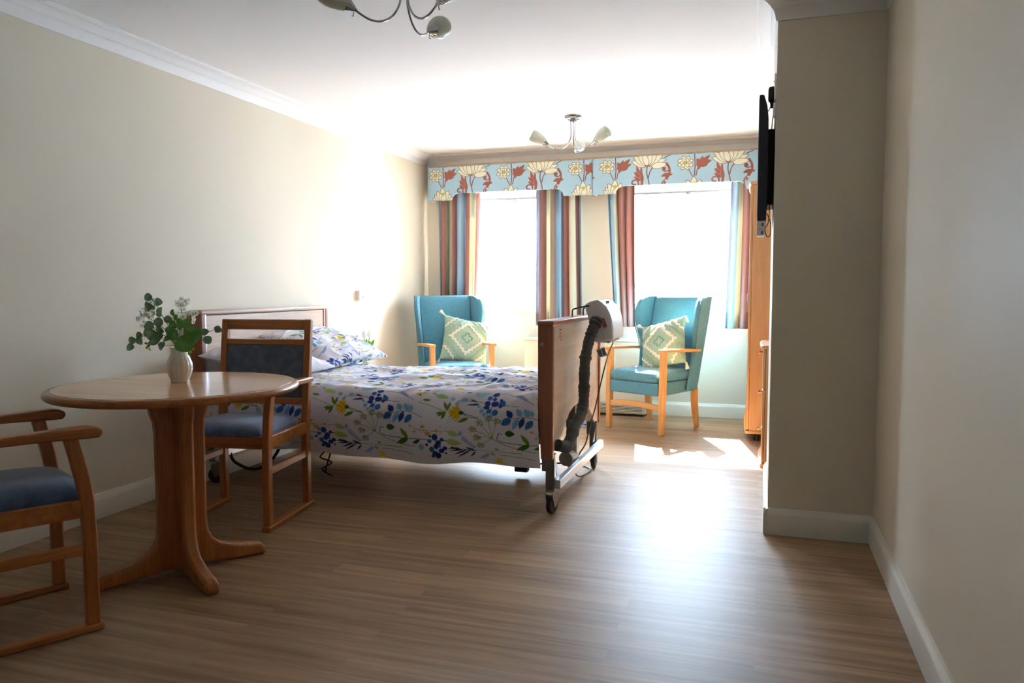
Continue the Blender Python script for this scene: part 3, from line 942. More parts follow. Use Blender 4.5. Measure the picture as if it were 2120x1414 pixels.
MB().tube([(-2.40, 3.92, .34), (-2.395, 3.90, .20), (-2.44, 3.88, .135), (-2.47, 3.90, .105), (-2.43, 3.92, .085), (-2.40, 3.91, .075), (-2.44, 3.90, .05), (-2.46, 3.90, .035), (-2.42, 3.89, .015), (-2.38, 3.88, .007)],
          .0045, 8, smooth=8).build('handset_cord', BLACK, **B)
MB().tube([(-2.36, 3.93, .34), (-2.40, 3.915, .16), (-2.43, 3.905, .06), (-2.435, 3.90, .012)], .005, 8, smooth=6).build('handset_cord', BLACK, **B)

# ------------------------------------------------------------------ floral print for the bedding
def bedding_tile():
    W, H = 1005, 660
    P = Paint(W, H, 2.4, (229, 223, 233))
    DB, MBl, LB, NV = (32, 66, 156), (48, 112, 186), (132, 186, 222), (44, 56, 104)
    GR, DG, LG, YE, OR, LV = (104, 144, 36), (54, 92, 28), (168, 200, 122), (230, 192, 36), (216, 164, 70), (146, 160, 212)
    q = lambda x, y: (x - 0, y - 440)
    def ln(pts, w, c, w1=None):
        P.line([q(*p) for p in pts], max(w, 4.4), c, w1)
    def lf(x0, y0, x1, y1, w, c, vein=None):
        P.leaf(x0, y0 - 440, x1, y1 - 440, w, c, vein)
    # long thin stems
    ln([(0, 560), (120, 590), (260, 640)], 5, GR)
    ln([(400, 640), (520, 672)], 5, DG)
    ln([(690, 800), (678, 840), (720, 866), (860, 878), (1060, 880), (1270, 878)], 6, DG)
    ln([(720, 800), (690, 795), (680, 830)], 5, DG)
    ln([(640, 840), (740, 890), (860, 925), (1000, 945)], 6, GR)
    ln([(270, 945), (420, 955), (560, 960), (880, 958)], 4, GR)
    ln([(700, 985), (860, 992), (980, 1010)], 5, GR)
    ln([(690, 465), (780, 470), (960, 540)], 4, NV)
    ln([(1000, 800), (1120, 806), (1280, 800)], 4, GR)
    # yellow bloom
    for k in range(15):
        a = math.radians(110 + k * 10.5)
        lf(372, 636, 372 + 104 * math.cos(a), 636 - 92 * math.sin(a) * (.75 + .25 * (k % 2)), 22, YE if k % 3 else (206, 168, 30))
    P.dot(378, 636 - 440, 20, DG, 16)
    ln([(390, 642), (450, 668), (525, 676)], 5, DG)
    for a in ((262, 620, 225, 545), (262, 620, 282, 548), (250, 645, 165, 650), (250, 645, 215, 700), (250, 640, 180, 672)):
        lf(*a, 26, GR, DG)
    ln([(250, 650), (262, 620), (330, 640)], 4, GR)
    lf(440, 676, 355, 718, 32, GR, DG)
    lf(40, 535, 110, 538, 26, GR, DG)
    lf(110, 470, 135, 462, 12, GR); lf(120, 478, 150, 476, 10, GR)
    lf(140, 490, 260, 512, 44, LG)
    # blue flower head
    for x, y, rx, ry, c in ((650, 470, 30, 20, DB), (602, 500, 22, 20, MBl), (646, 512, 18, 14, DB), (590, 548, 26, 24, DB), (655, 552, 34, 24, DB), (716, 545, 26, 26, MBl), (702, 520, 14, 10, DB),
                            (585, 582, 28, 15, DB), (700, 570, 16, 14, DB), (608, 612, 24, 18, MBl), (545, 612, 20, 20, LB), (660, 622, 28, 24, MBl), (572, 640, 20, 14, LB), (518, 572, 20, 12, LB), (625, 650, 22, 14, LB)):
        P.dot(x, y - 440, rx, c, ry, random.uniform(-.6, .6))
    ln([(650, 470), (640, 540), (620, 640)], 4, NV)
    ln([(560, 542), (470, 528), (340, 540)], 4, NV)
    lf(505, 536, 435, 510, 14, NV); lf(520, 552, 415, 566, 18, NV)
    ln([(735, 562), (845, 566)], 4, NV)
    lf(470, 462, 600, 440, 70, (166, 208, 228)); lf(400, 450, 455, 425, 34, MBl); lf(345, 440, 380, 432, 20, DB)
    P.dot(298, 520 - 440, 20, LB, 16); P.dot(400, 522 - 440, 26, LB, 18); P.dot(340, 560 - 440, 16, LB, 12)
    # umbel
    ctr = (640, 838)
    for x, y in ((478, 770), (535, 712), (608, 672), (678, 690), (512, 838), (540, 908)):
        ln([ctr, ((ctr[0] + x) / 2, (ctr[1] + y) / 2 - 4), (x, y)], 3, GR)
        for k in range(17):
            a = k * 2.39
            r = 34 * math.sqrt(k / 17)
            P.dot(x + r * math.cos(a), y - 440 + r * .8 * math.sin(a), 5.5, (88, 112, 52) if k % 3 else (142, 150, 70))
    # blue leaf branch
    ln([(705, 690), (780, 668), (880, 650), (960, 652), (1060, 695)], 4, NV)
    for x0, y0, x1, y1, w, c in ((800, 655, 755, 598, 52, DB), (790, 666, 712, 720, 60, MBl), (850, 660, 800, 755, 48, LB), (890, 652, 858, 745, 44, DB), (960, 672, 905, 750, 54, MBl),
                                 (870, 640, 835, 582, 50, LB), (940, 640, 890, 582, 56, LB), (960, 640, 950, 590, 34, LB)):
        lf(x0, y0, x1, y1, w, c, NV if c in (DB, MBl) else MBl)
    # poppy bud and leaves
    lf(742, 790, 822, 792, 54, DG, (34, 64, 20))
    lf(935, 878, 868, 792, 38, GR, DG); lf(940, 880, 835, 930, 42, DG, GR); lf(1040, 890, 972, 918, 26, DG); lf(1010, 905, 1000, 925, 18, DG)
    # orange berries
    for x, y, r in ((955, 768, 12), (990, 820, 13), (1060, 772, 18), (1105, 828, 22), (1170, 840, 12), (1185, 800, 14), (1215, 765, 8), (1040, 800, 9)):
        P.dot(x, y - 440, r, OR, r * .85)
    ln([(960, 770), (1080, 822), (1230, 822)], 2.6, OR)
    lf(1265, 880, 1400, 900, 52, LG)
    P.dot(1385, 810 - 440, 16, LB, 22)
    # navy berries
    for x, y, r, c in ((165, 855, 28, DB), (122, 850, 11, NV), (228, 872, 16, DB), (120, 892, 19, MBl), (200, 900, 24, DB), (95, 922, 13, NV), (180, 930, 22, DB), (255, 942, 20, (30, 54, 140)), (140, 955, 24, MBl),
                       (225, 965, 24, DB), (165, 985, 22, DB), (195, 1005, 26, (26, 50, 136)), (150, 1010, 16, DB), (45, 945, 26, LB), (262, 985, 9, NV), (210, 925, 14, MBl)):
        P.dot(x, y - 440, r, c, r * random.uniform(.8, 1.05))
    ln([(170, 870), (185, 960), (180, 1030)], 4, NV)
    # navy sprig
    ln([(290, 940), (400, 955), (500, 965)], 4, NV)
    for x0, y0, x1, y1 in ((340, 945, 300, 930), (380, 952, 330, 935), (400, 955, 290, 965), (430, 958, 325, 1000), (460, 960, 350, 1028), (500, 965, 415, 932), (505, 970, 460, 1020)):
        lf(x0, y0, x1, y1, 17, NV)
    # lavender sprays and odds
    for k in range(7):
        lf(395 + k * 15, 850 + k * 13, 420 + k * 15, 835 + k * 17, 15, LV)
        lf(395 + k * 15, 850 + k * 13, 400 + k * 13, 875 + k * 12, 13, LV)
    ln([(385, 845), (500, 925)], 3, LV)
    for k in range(4):
        lf(610 - k * 14, 980 + k * 12, 580 - k * 16, 1000 + k * 12, 14, LV); lf(610 - k * 14, 980 + k * 12, 612 - k * 10, 1010 + k * 10, 12, LV)
    for x, y in ((655, 940), (640, 995), (625, 985), (670, 945)):
        lf(x, y, x + 24, y - 10, 13, GR)
    P.poly([q(665, 1060), q(680, 1010), q(700, 1022), q(716, 1012), q(718, 1045), q(735, 1062), q(700, 1066)], YE)
    ln([(720, 1058), (800, 1078)], 4, GR)
    lf(270, 800, 370, 830, 46, LG)
    lf(810, 465, 920, 512, 30, LV)
    P.dot(1012, 475 - 440, 20, (240, 200, 60), 14); P.dot(1045, 466 - 440, 22, YE, 12); P.dot(1010, 490 - 440, 12, NV, 8); P.dot(985, 480 - 440, 16, YE, 10)
    return P
TILE = bedding_tile()
BED_KX, BED_KY = 1583.0, 1757.0
def bedding(s, t):
    """print colour at cloth coordinates in metres: s along, t up from the hem"""
    y = 640 - t * BED_KY
    row = np.floor(y / 660.0)
    return TILE.sample(s * BED_KX - row * 380.0, y)
CLOTH = printed('printed_cotton', 0.9, 0.10, 700.0, trans=0.06)

# ------------------------------------------------------------------ duvet draped over the mattress
def duvet():
    prof = [(3.468, .238), (3.462, .30), (3.462, .40), (3.470, .48), (3.487, .535), (3.515, .572), (3.56, .592), (3.66, .604), (3.85, .612), (4.1, .616), (4.35, .612), (4.50, .602),
            (4.585, .585), (4.635, .555), (4.655, .50), (4.660, .40), (4.664, .30), (4.668, .225)]
    pp, _ = spline([(0, a, b) for a, b in prof], 30)
    A = np.array([[p.y, p.z] for p in pp])
    L = np.concatenate([[0], np.cumsum(np.hypot(*np.diff(A, axis=0).T))])
    nt = 580
    tt = np.linspace(0, L[-1], nt)
    py, pz = np.interp(tt, L, A[:, 0]), np.interp(tt, L, A[:, 1])
    dy, dz = np.gradient(py, tt), np.gradient(pz, tt)
    ny, nz = -dz, dy
    nx = 660
    xs = np.linspace(-2.905, -1.0135, nx)
    X, Tt = np.meshgrid(xs, tt, indexing='ij')
    # wrinkles: long soft folds on top, slanting folds on the side that run out at the hem
    ontop = np.clip((Tt - .33) / .12, 0, 1) * np.clip((L[-1] - .37 - Tt) / .12, 0, 1)
    warp = vnoise(X * 2.3 + 9, Tt * 2.3, 3) * .55
    f1 = 1 - np.abs(vnoise(X * 3.2 + warp * 2, (Tt + .30 * X) * 8 + warp * 3, 5)) * 4
    f2 = 1 - np.abs(vnoise(X * 7.0 + 20 + warp, (Tt - .5 * X) * 11 + warp * 2, 8)) * 4
    f3 = vnoise(X * 2.1 + 4, Tt * 3.1 + 7, 9)
    topw = .013 * np.clip(f1, -.2, 1) + .007 * np.clip(f2, -.2, 1) + .036 * f3
    side = (1 - np.clip((Tt - .25) / .2, 0, 1))
    g1 = 1 - np.abs(vnoise((X - .75 * Tt) * 6.5 + 3, Tt * 2.2 + 3, 12)) * 3.4
    g2 = vnoise((X - .3 * Tt) * 3.3 + 8, Tt * 1.4, 14)
    sidew = .015 * np.clip(g1, -.3, 1) * np.clip(Tt / .08, .25, 1) + .020 * g2
    edge = np.exp(-((Tt - .36) / .06) ** 2)
    cr2 = 1 - np.abs(vnoise((X - .9 * Tt) * 11 + 5, Tt * 4 + 2, 17)) * 4
    D = topw * ontop + sidew * side + edge * .010 * np.clip(cr2, -.3, 1)
    fade = np.clip((-1.018 - X) / .03, 0, 1)
    D = D * (.35 + .65 * fade)
    Y = py[None] + ny[None] * D
    Z = pz[None] + nz[None] * D
    # hem is not dead level
    hem = np.clip(1 - Tt / .12, 0, 1) * (.010 * np.sin(X * 5.1 + 1) + .006 * np.sin(X * 13))
    Z = Z + hem
    X = X + np.clip((X + 1.10) / .086, 0, 1) * np.clip((.33 - Tt) / .05, 0, 1) * (.008 + .016 * np.clip(1 - Tt / .30, 0, 1))
    # sides stay outside the bed, top stays above the mattress
    Y = np.where(Tt < .3, np.minimum(Y, 3.487), Y)
    P = np.stack([X, Y, Z], -1)
    colr = bedding(X + 1.0, Tt)
    d = thing('duvet', 'white duvet with blue and yellow floral print spread over the bed', 'duvet', (-1.96, 4.06, .60))
    m = MB().grid(P, colr)
    # folded hem and underside give the cloth its thickness
    inner = P.copy()
    inner[..., 1] -= ny[None] * .012
    inner[..., 2] -= nz[None] * .012
    s = slice(None, None, 6)
    m2 = MB().grid(inner[s, s][:, :20], None, flip=True)
    o = m.build('duvet_cover', CLOTH, d, world=True, fix=False, sharp=180)
    rim = np.stack([P[s, 0], inner[s, 0]], 1)
    m2.grid(rim)
    rim2 = np.stack([P[0, s], inner[0, s]], 1)
    m2.grid(rim2)
    m2.build('lining', WHITEC, d, world=True, sharp=180)
    return d
duvet()

def pillow(name, label, centre, ax_u, ax_v, a, b, t, colfn, m, n=120, seed=1, pinch=.10, wr=.010, parent=None):
    """stuffed pillow; ax_u and ax_v are its in-plane unit directions, a and b half sizes, t half thickness"""
    U, V = np.meshgrid(np.linspace(-1, 1, n), np.linspace(-1, 1, n), indexing='ij')
    sx = 1 - pinch * (1 - U ** 2) * np.abs(V) ** 3 * 0 - pinch * (1 - V ** 2) * 0
    X = a * U * (1 - pinch * (1 - V ** 2) * np.abs(U) ** 4)
    Yv = b * V * (1 - pinch * (1 - U ** 2) * np.abs(V) ** 4)
    prof = (np.clip(1 - U ** 2, 0, 1) * np.clip(1 - V ** 2, 0, 1)) ** .42
    w = (1 - np.abs(vnoise(U * 4 + V * 1.5 + 5, V * 3 - U + 8, seed)) * 4).clip(-.3, 1) * wr + vnoise(U * 1.7 + 3, V * 1.7 + 6, seed + 1) * wr * 2
    edgef = np.clip(prof * 3, 0, 1)
    H = t * prof + w * edgef
    au, av = Vector(ax_u).normalized(), Vector(ax_v).normalized()
    nn = au.cross(av).normalized()
    c = np.array(centre)
    base = c + X[..., None] * np.array(au) + Yv[..., None] * np.array(av)
    top = base + H[..., None] * np.array(nn)
    bot = base - (t * .75 * prof)[..., None] * np.array(nn)
    return top, bot, X, Yv

def make_pillow(name, label, centre, au, av, a, b, t, printed_face, seed):
    top, bot, X, Y = pillow(name, label, centre, au, av, a, b, t, None, None, seed=seed)
    if printed_face:
        ct, cb = bedding(Y + .15, X + .20), bedding(Y + .45, .5 - X)
        o = MB().grid(top, ct).grid(bot, cb, flip=True).build(name, CLOTH, fix=False, sharp=180)
    else:
        o = MB().grid(top).grid(bot, flip=True).build(name, WHITEC, fix=False, sharp=180)
    return tag(o, label, 'pillow', 'pillows at the head of the bed')
make_pillow('pillow', 'plump floral pillow propped on the headboard beyond the dining chair', (-2.665, 4.300, .728), (.93, .0, -.33), (.04, 1, .02), .270, .330, .078, True, 21)
make_pillow('pillow', 'plain lilac-white pillow corner between vase and chair back', (-2.655, 3.685, .688), (.985, .0, -.17), (-.03, 1, -.02), .262, .288, .070, False, 33)

# ------------------------------------------------------------------ mattress pump hung on the footboard
pump = thing('mattress_pump', 'white air mattress pump hooked over the bed footboard', 'pump', (-.84, 4.21, .80))
PB = dict(parent=pump, world=True)
ol = [(-.912, 1.008), (-.905, 1.018), (-.879, 1.033), (-.840, 1.039), (-.820, 1.030), (-.790, 1.003), (-.772, .968), (-.763, .941), (-.756, .895), (-.752, .833), (-.758, .826),
      (-.846, .809), (-.855, .813), (-.884, .916)]
MB().prism(ol, lambda x, z, y: (x, y, z), 4.05, 4.37).build('casing', PUMP, bevel=.007, seg=3, **PB)
MB().box(-.838, -.772, 4.07, 4.35, .8085, .819).build('underside_plate', GREYP, bevel=.003, **PB)
for y in (4.12, 4.30):
    MB().box(-.80, -.786, y, y + .02, .802, .818).build('foot', GREYP, bevel=.003, **PB)
MB().box(-.822, -.800, 4.16, 4.27, 1.0275, 1.0315).build('display_window', GREYPRINT, **PB)
for y in (4.035, 4.30):
    MB().tube([(-.86, y + .03, 1.008), (-.90, y + .01, 1.006), (-.962, y, .991), (-.971, y, .987), (-.974, y, .980), (-.975, y, .946)], .0042, 8).build('hook', BLACK, **PB)
fc = bpy.data.curves.new('lettering_outline', 'FONT')
fc.body = 'CPR'
fc.size = .030
fc.extrude = .0006
fc.offset = .0012
fc.align_x, fc.align_y = 'CENTER', 'CENTER'
tmp = bpy.data.objects.new('lettering_outline', fc)
C.objects.link(tmp)
bpy.context.view_layer.update()
fm = bpy.data.meshes.new_from_object(tmp.evaluated_get(bpy.context.evaluated_depsgraph_get()))
bpy.data.objects.remove(tmp)
bpy.data.curves.remove(fc)
fm.materials.clear()
fm.materials.append(RED)
fo = bpy.data.objects.new('red_lettering', fm)
C.objects.link(fo)
fo.parent = pump
fo.location = (-.806 + .84, 4.0488 - 4.21, .915 - .80)
fo.rotation_euler = (PI / 2, math.radians(68), 0)
fo['label'] = 'red letters CPR'
hp = [(-.838, 4.04, .930), (-.850, 4.02, .90), (-.866, 4.00, .85), (-.876, 3.975, .79), (-.884, 3.955, .72), (-.886, 3.945, .64), (-.886, 3.94, .56), (-.886, 3.925, .49), (-.890, 3.88, .44), (-.90, 3.80, .395),
      (-.905, 3.72, .345), (-.905, 3.665, .322), (-.915, 3.61, .325), (-.935, 3.575, .338)]
hpp, _ = spline(hp, 9)
hr = [.0285 + .0014 * math.sin(i * .61) + .0010 * math.sin(i * 1.9) + (.004 if i % 17 in (0, 1) else 0) for i in range(len(hpp))]
MB().tube(hpp, hr, 16).build('air_hose_sleeve', GREYC, **PB)
MB().lathe([(.0, -.02), (.034, -.018), (.037, -.004), (.030, .006), (.036, .014), (.030, .022), (0, .022)], 18, center=(-.842, 4.03, .920), axis=(-.25, -.6, -.7)).build('hose_cuff', GREYC, **PB)
MB().tube([(-.80, 4.30, .815), (-.815, 4.36, .78), (-.865, 4.52, .72), (-.915, 4.62, .60), (-.925, 4.521, .481), (-.925, 4.411, .395), (-.925, 4.279, .317), (-.924, 4.16, .235), (-.955, 4.11, .17),
            (-.975, 4.13, .07), (-.985, 4.30, .009), (-.965, 4.44, .006), (-.985, 4.53, .006), (-1.05, 4.56, .006), (-1.10, 4.46, .006)],
          .0042, 8, smooth=8).build('power_cable', BLACK, **PB)
MB().tube([(-.806, 4.047, .865), (-.807, 4.045, .80), (-.808, 4.04, .775)], .0012, 6).build('tag_string', GREYP, **PB)
tg = MB().box(-.024, .024, -.0008, .0008, -.024, .024)
ca, sa = math.cos(.35), math.sin(.35)
tg.v = [(-.812 + x * ca - z * sa, 4.040 + y, .757 + x * sa + z * ca) for x, y, z in tg.v]
tgo = tg.build('hanging_tag', LABELW, **PB)
tm = MB()
for x0, x1 in ((-.021, -.001), (.004, .020)):
    tm.box(x0, x1, -.0014, -.0008, -.018, .018)
tm.v = [(-.812 + x * ca - z * sa, 4.040 + y, .757 + x * sa + z * ca) for x, y, z in tm.v]
tm.build('tag_print', GREYPRINT, **PB).parent = pump

# ------------------------------------------------------------------ wing armchairs
def abk(z):
    """front surface of the leaning back at height z"""
    return .165 + (z - .45) * .27

def make_armchair(label):
    t = thing('wing_armchair', label, 'armchair', (0, 0, 0), 0, 'blue wing armchairs by the windows')
    for s in (-1, 1):
        x = s * .255
        MB().sweep([(x - s * .004, -.245, 0), (x, -.238, .30), (x, -.228, .632)], [(.036, .036), (.042, .048), (.038, .050)], up=(0, 1, 0)).build('front_leg', HONEY['z'], t, bevel=.005)
        xb = s * .225
        MB().sweep([(xb, .262, 0), (xb, .238, .12), (xb, .226, .22), (xb, .224, .32)], [(.032, .036), (.038, .042), (.042, .050), (.042, .052)], up=(0, 1, 0)).build('back_leg', HONEY['z'], t, bevel=.005)
        xa = s * .262
        rings = []
        for y, w, z in ((-.272, .050, .645), (-.262, .056, .647), (-.15, .054, .645), (0, .046, .640), (.12, .040, .634), (.235, .036, .628)):
            rings.append([(xa - w / 2, y, z - .024), (xa + w / 2, y, z - .024), (xa + w / 2, y, z), (xa - w / 2, y, z)])
        MB().loft(rings).build('armrest', HONEY['y'], t, bevel=.006)
    st = []
    for k in range(9):
        u = k / 8 * 2 - 1
        z = .200 + .016 * (1 - u * u)
        st.append([(u * .238, -.252, z - .024), (u * .238, -.228, z - .024), (u * .238, -.228, z + .020), (u * .238, -.252, z + .020)])
    MB().loft(st).build('stretcher', HONEY['x'], t, bevel=.004)
    MB().hexa([(-.228, -.268, .292), (.228, -.268, .292), (.222, .215, .292), (-.222, .215, .292)], [(-.232, -.268, .388), (.232, -.268, .388), (.226, .20, .388), (-.226, .20, .388)]).build('seat_base', TEAL, t, bevel=.014, seg=3)
    ub = puff(.185, .17, -.030, n=20, base=.296)
    ub.build('seat_underside', mat('webbing_cloth', (214, 186, 176), .9), t)
    # seat cushion
    n = 44
    u = np.sin(np.linspace(-1, 1, n) * PI / 2)
    U, V = np.meshgrid(u, u, indexing='ij')
    e = np.clip(1 - np.abs(U) ** 14, 0, 1) ** .5 * np.clip(1 - np.abs(V) ** 14, 0, 1) ** .5
    X = .232 * U * (1 - .05 * np.abs(U * V) ** 6)
    Y = -.035 + .242 * V * (1 - .05 * np.abs(U * V) ** 6)
    tp = np.stack([X, Y, .430 + .042 * e + .014 * (1 - U ** 2) * (1 - V ** 2)], -1)
    bt = np.stack([X, Y, .430 - .044 * e], -1)
    MB().grid(tp).grid(bt, flip=True).build('seat_cushion', TEAL, t, sharp=180)
    MB().tube([(-.226, -.272, .43), (.226, -.272, .43)], .003, 6).build('cushion_piping', TEAL_PIPE, t)
    # back
    rings = []
    for z, hw in ((.30, .215), (.45, .218), (.60, .222), (.75, .226), (.90, .230), (1.00, .234), (1.030, .232), (1.040, .224)):
        y = abk(z)
        th = .085 if z < 1.02 else (.07 if z < 1.035 else .045)
        off = 0 if z < 1.02 else (.006 if z < 1.035 else .018)
        r = []
        for k in range(9):
            a = -1 + 2 * k / 8
            r.append((hw * a, y + off - .018 * (1 - a * a) * (1 if z < 1.035 else .3), z))
        for k in range(9):
            a = 1 - 2 * k / 8
            r.append((hw * a, y + off + th, z))
        rings.append(r)
    back = MB().loft(rings).build('backrest', TEAL, t, bevel=.008, sharp=50)
    # wings
    for s in (-1, 1):
        ol = [(.985, .0), (1.008, .020), (1.022, .055), (1.030, .10), (1.034, .16)]
        pro = [(1.036, 0.0), (1.034, -.075), (1.022, -.115), (.995, -.140), (.95, -.150), (.89, -.146), (.82, -.128), (.75, -.100), (.68, -.070), (.60, -.048), (.50, -.036), (.40, -.034), (.31, -.034)]
        inn, out = [], []
        for z, dy in pro:
            fl = max(0.0, -dy - .03) / .12
            zz = min(z, 1.036)
            inn.append((s * (.226 + .040 * fl), abk(zz) + dy, zz))
            out.append((s * (.262 + .052 * fl), abk(zz) + dy + .004, zz))
        rear_in = [(s * .226, abk(z) + .080, z) for z, _ in pro]
        rear_out = [(s * .262, abk(z) + .080, z) for z, _ in pro]
        m = MB()
        rows = []
        for i in range(len(pro)):
            a, b, c, d = Vector(inn[i]), Vector(out[i]), Vector(rear_out[i]), Vector(rear_in[i])
            mid = (a + b) / 2 - Vector((0, .012, 0))
            rows.append([d, a + (d - a) * .35, a + Vector((0, .004, 0)), mid, b + Vector((0, .004, 0)), b + (c - b) * .4, c])
        m.loft(rows)
        w = m.build('wing', TEAL, t, sharp=55, bevel=.004)
        MB().tube([Vector(o) + Vector((0, -.004, .001)) for o in out[1:10]], .0035, 6, smooth=3).build('wing_piping', TEAL_PIPE, w)
    return t

arm_r = make_armchair('blue wing armchair standing between footboard and tall wardrobe')
arm_r.location, arm_r.rotation_euler = (-.80, 6.065, 0), (0, 0, math.radians(-29))
dup(arm_r, (-2.495, 6.06, 0), math.radians(38), 'blue wing armchair in the corner beyond the bed')

# ------------------------------------------------------------------ tufted cushions
def cushion(label, frame, size, tilt_in_plane, seed, hide=()):
    """frame = (centre, right, up) in world; tufted cream zigzags on sage cloth"""
    c, rt, up = frame
    rt, up = Vector(rt).normalized(), Vector(up).normalized()
    ct, st = math.cos(tilt_in_plane), math.sin(tilt_in_plane)
    au, av = rt * ct + up * st, up * ct - rt * st
    a = size / 2
    top, bot, X, Y = pillow('c', '', c, au, av, a, a, .075, None, None, n=190, seed=seed, pinch=.09, wr=.004)
    nn = np.array(au.cross(av).normalized())
    U, V = X / a, Y / a
    sage, cream, deep = np.array(lin((158, 186, 166))), np.array(lin((240, 232, 214))), np.array(lin((128, 164, 146)))
    col = np.empty(X.shape + (3,))
    col[:] = sage
    zig = lambda t: .045 * (2 * np.abs((t * 4.2) % 1 - .5) - .5)
    D = np.abs(U) + np.abs(V)
    along = U - V * np.sign(U * V + 1e-9)
    h = np.zeros(X.shape)
    band = np.abs(D - .68 - zig(along) * 1.7) < .080
    col[band] = cream
    h += band * .008
    corner = (np.abs(D - 1.36 - zig(along) * 1.7) < .060)
    col[corner] = cream
    h += corner * .008
    for r0 in (1.00, 1.09):
        ridge = np.abs(D - r0) < .028
        col[ridge] = np.array(lin((168, 190, 158)))
        h += ridge * .005
    R, A = np.hypot(U, V), np.arctan2(V, U)
    fl = np.abs(R - (.12 + .085 * np.abs(np.cos(2 * A)))) < .035
    col[fl] = deep
    h += fl * .004
    far = D > 1.56
    col[far] = sage
    tuft = np.random.default_rng(seed).random(X.shape)
    h = h * (.7 + .6 * tuft)
    top = top + h[..., None] * nn
    t = thing('cushion', label, 'cushion', tuple(c), 0, 'tufted cushions on the armchairs')
    MB().grid(top, col).grid(bot, np.broadcast_to(sage, X.shape + (3,)), flip=True).build('cover', KNIT, t, world=True, fix=False, sharp=180)
    cc = Vector(c)
    for su, sv in ((-1, -1), (-1, 1), (1, -1), (1, 1)):
        p = cc + au * a * .99 * su + av * a * .99 * sv
        d = Vector((0, 0, -1)) if sv < 0 or su > 0 else (au * su + av * sv).normalized()
        d = (d + (au * su) * .25).normalized()
        tz = MB().lathe([(0, 0), (.007, .002), (.009, .010), (.006, .016), (.011, .028), (.016, .050), (.015, .056), (0, .056)], 14, center=p - d * .004, axis=d,
                        rib=lambda an, hh: 1 + .10 * math.sin(an * 7) * (hh > .017))
        tz.build('tassel', TASSEL, t, world=True)
    return t
KNIT = printed('tufted_cotton', 0.95, 0.35, 260.0)

def chair_frame(loc, rz, lx, ly, lz, lean):
    M = Matrix.Translation(loc) @ Matrix.Rotation(rz, 4, 'Z')
    c = M @ Vector((lx, ly, lz))
    rt = M.to_3x3() @ Vector((1, 0, 0))
    up = M.to_3x3() @ Vector((0, math.sin(lean), math.cos(lean)))
    return (c, rt, up)
cushion('sage cushion with cream tufted zigzags tilted on the armchair by the wardrobe', chair_frame((-.80, 6.065, 0), math.radians(-29), -.005 + .055, .055, .658, .42), .40, math.radians(17), 41)
cushion('sage cushion with cream tufted zigzags upright on the corner armchair', chair_frame((-2.495, 6.06, 0), math.radians(38), 0.105, .045, .648, .42), .415, math.radians(-13), 43)

# ------------------------------------------------------------------ pelmets
def pelmet_tile():
    """one repeat of the lotus print; drawing units 1/1240 m, y down from the top edge of the pelmet"""
    P = Paint(812, 460, 1.6, (168, 200, 216))
    PALE, OL, RU, RD, LN = (226, 224, 204), (178, 180, 96), (158, 96, 84), (132, 84, 80), (136, 112, 84)
    def petals(cx, cy, lst, w, ow=5):
        for a, r in lst:
            t = math.radians(a)
            P.leaf(cx, cy, cx + r * math.cos(t), cy - r * math.sin(t), w, PALE, None, LN, ow, .75)
    # stems
    P.line([(182, 30), (186, 160), (178, 255)], 11, RD)
    P.line([(118, 165), (140, 215), (160, 262)], 9, RD)
    P.line([(250, 110), (215, 165), (196, 255)], 10, RD)
    P.line([(182, -40), (182, 40)], 11, RD)
    # small open lotus
    petals(90, 105, [(k * 45 + 20, 82) for k in range(8)], 56)
    petals(90, 105, [(k * 60, 54) for k in range(6)], 44)
    P.dot(90, 105, 22, LN); P.dot(90, 105, 18, OL)
    # acanthus leaf top
    for a in ((228, 150, 262, 40, 46), (238, 130, 330, 30, 46), (240, 140, 345, 85, 44), (232, 120, 205, 62, 38), (235, 145, 310, 135, 40), (225, 150, 205, 105, 34)):
        P.leaf(*a, RU, None, LN, 3)
    P.leaf(215, 190, 260, 70, 40, RU)
    # standing acanthus with curl
    for a in ((455, 300, 400, 105, 42), (440, 250, 378, 180, 40), (446, 290, 375, 235, 32), (452, 230, 452, 120, 24)):
        P.leaf(*a, RU, None, (190, 160, 140), 2)
    P.line([(452, 200), (466, 260), (458, 330), (450, 420)], 26, RU)
    P.line([(392, 330), (360, 322), (362, 290), (392, 276), (420, 296), (424, 350)], 17, RU)
    # big lotus at the top edge with two stems
    P.line([(515, 110), (510, 200), (530, 300), (545, 420)], 11, RD)
    P.line([(585, 120), (545, 180), (528, 255)], 11, RD)
    P.line([(690, 30), (790, -20)], 10, RD)
    petals(515, 112, [(18, 200), (162, 170), (38, 200), (142, 180), (60, 190), (120, 190), (90, 190)], 74)
    petals(560, 128, [(8, 165)], 66)
    petals(515, 112, [(75, 150), (105, 150)], 54)
    # scrolled acanthus
    P.line([(712, 100), (738, 150), (742, 215), (715, 280), (690, 330)], 27, RU, 18)
    P.line([(738, 180), (700, 190), (674, 172), (678, 148), (700, 150)], 15, RU)
    P.dot(692, 164, 15, RU)
    for a in ((735, 215, 655, 250, 40), (735, 235, 775, 225, 26), (728, 220, 700, 300, 34)):
        P.leaf(*a, RU)
    P.line([(690, 290), (668, 330), (676, 400)], 14, RU)
    P.dot(708, 296, 9, (226, 218, 200))
    # lotus at the bottom
    petals(175, 440, [(160, 130), (20, 130), (140, 130), (40, 130), (118, 150), (62, 150), (90, 175)], 74)
    petals(175, 440, [(105, 110), (75, 110)], 56)
    P.poly([(152, 345), (178, 322), (202, 342), (184, 372)], OL)
    P.poly([(0, 458), (812, 458), (812, 460), (0, 460)], (168, 200, 216))
    return P
PTILE = pelmet_tile()
PELM = printed('pelmet_fabric', 0.8, 0.10, 800.0)

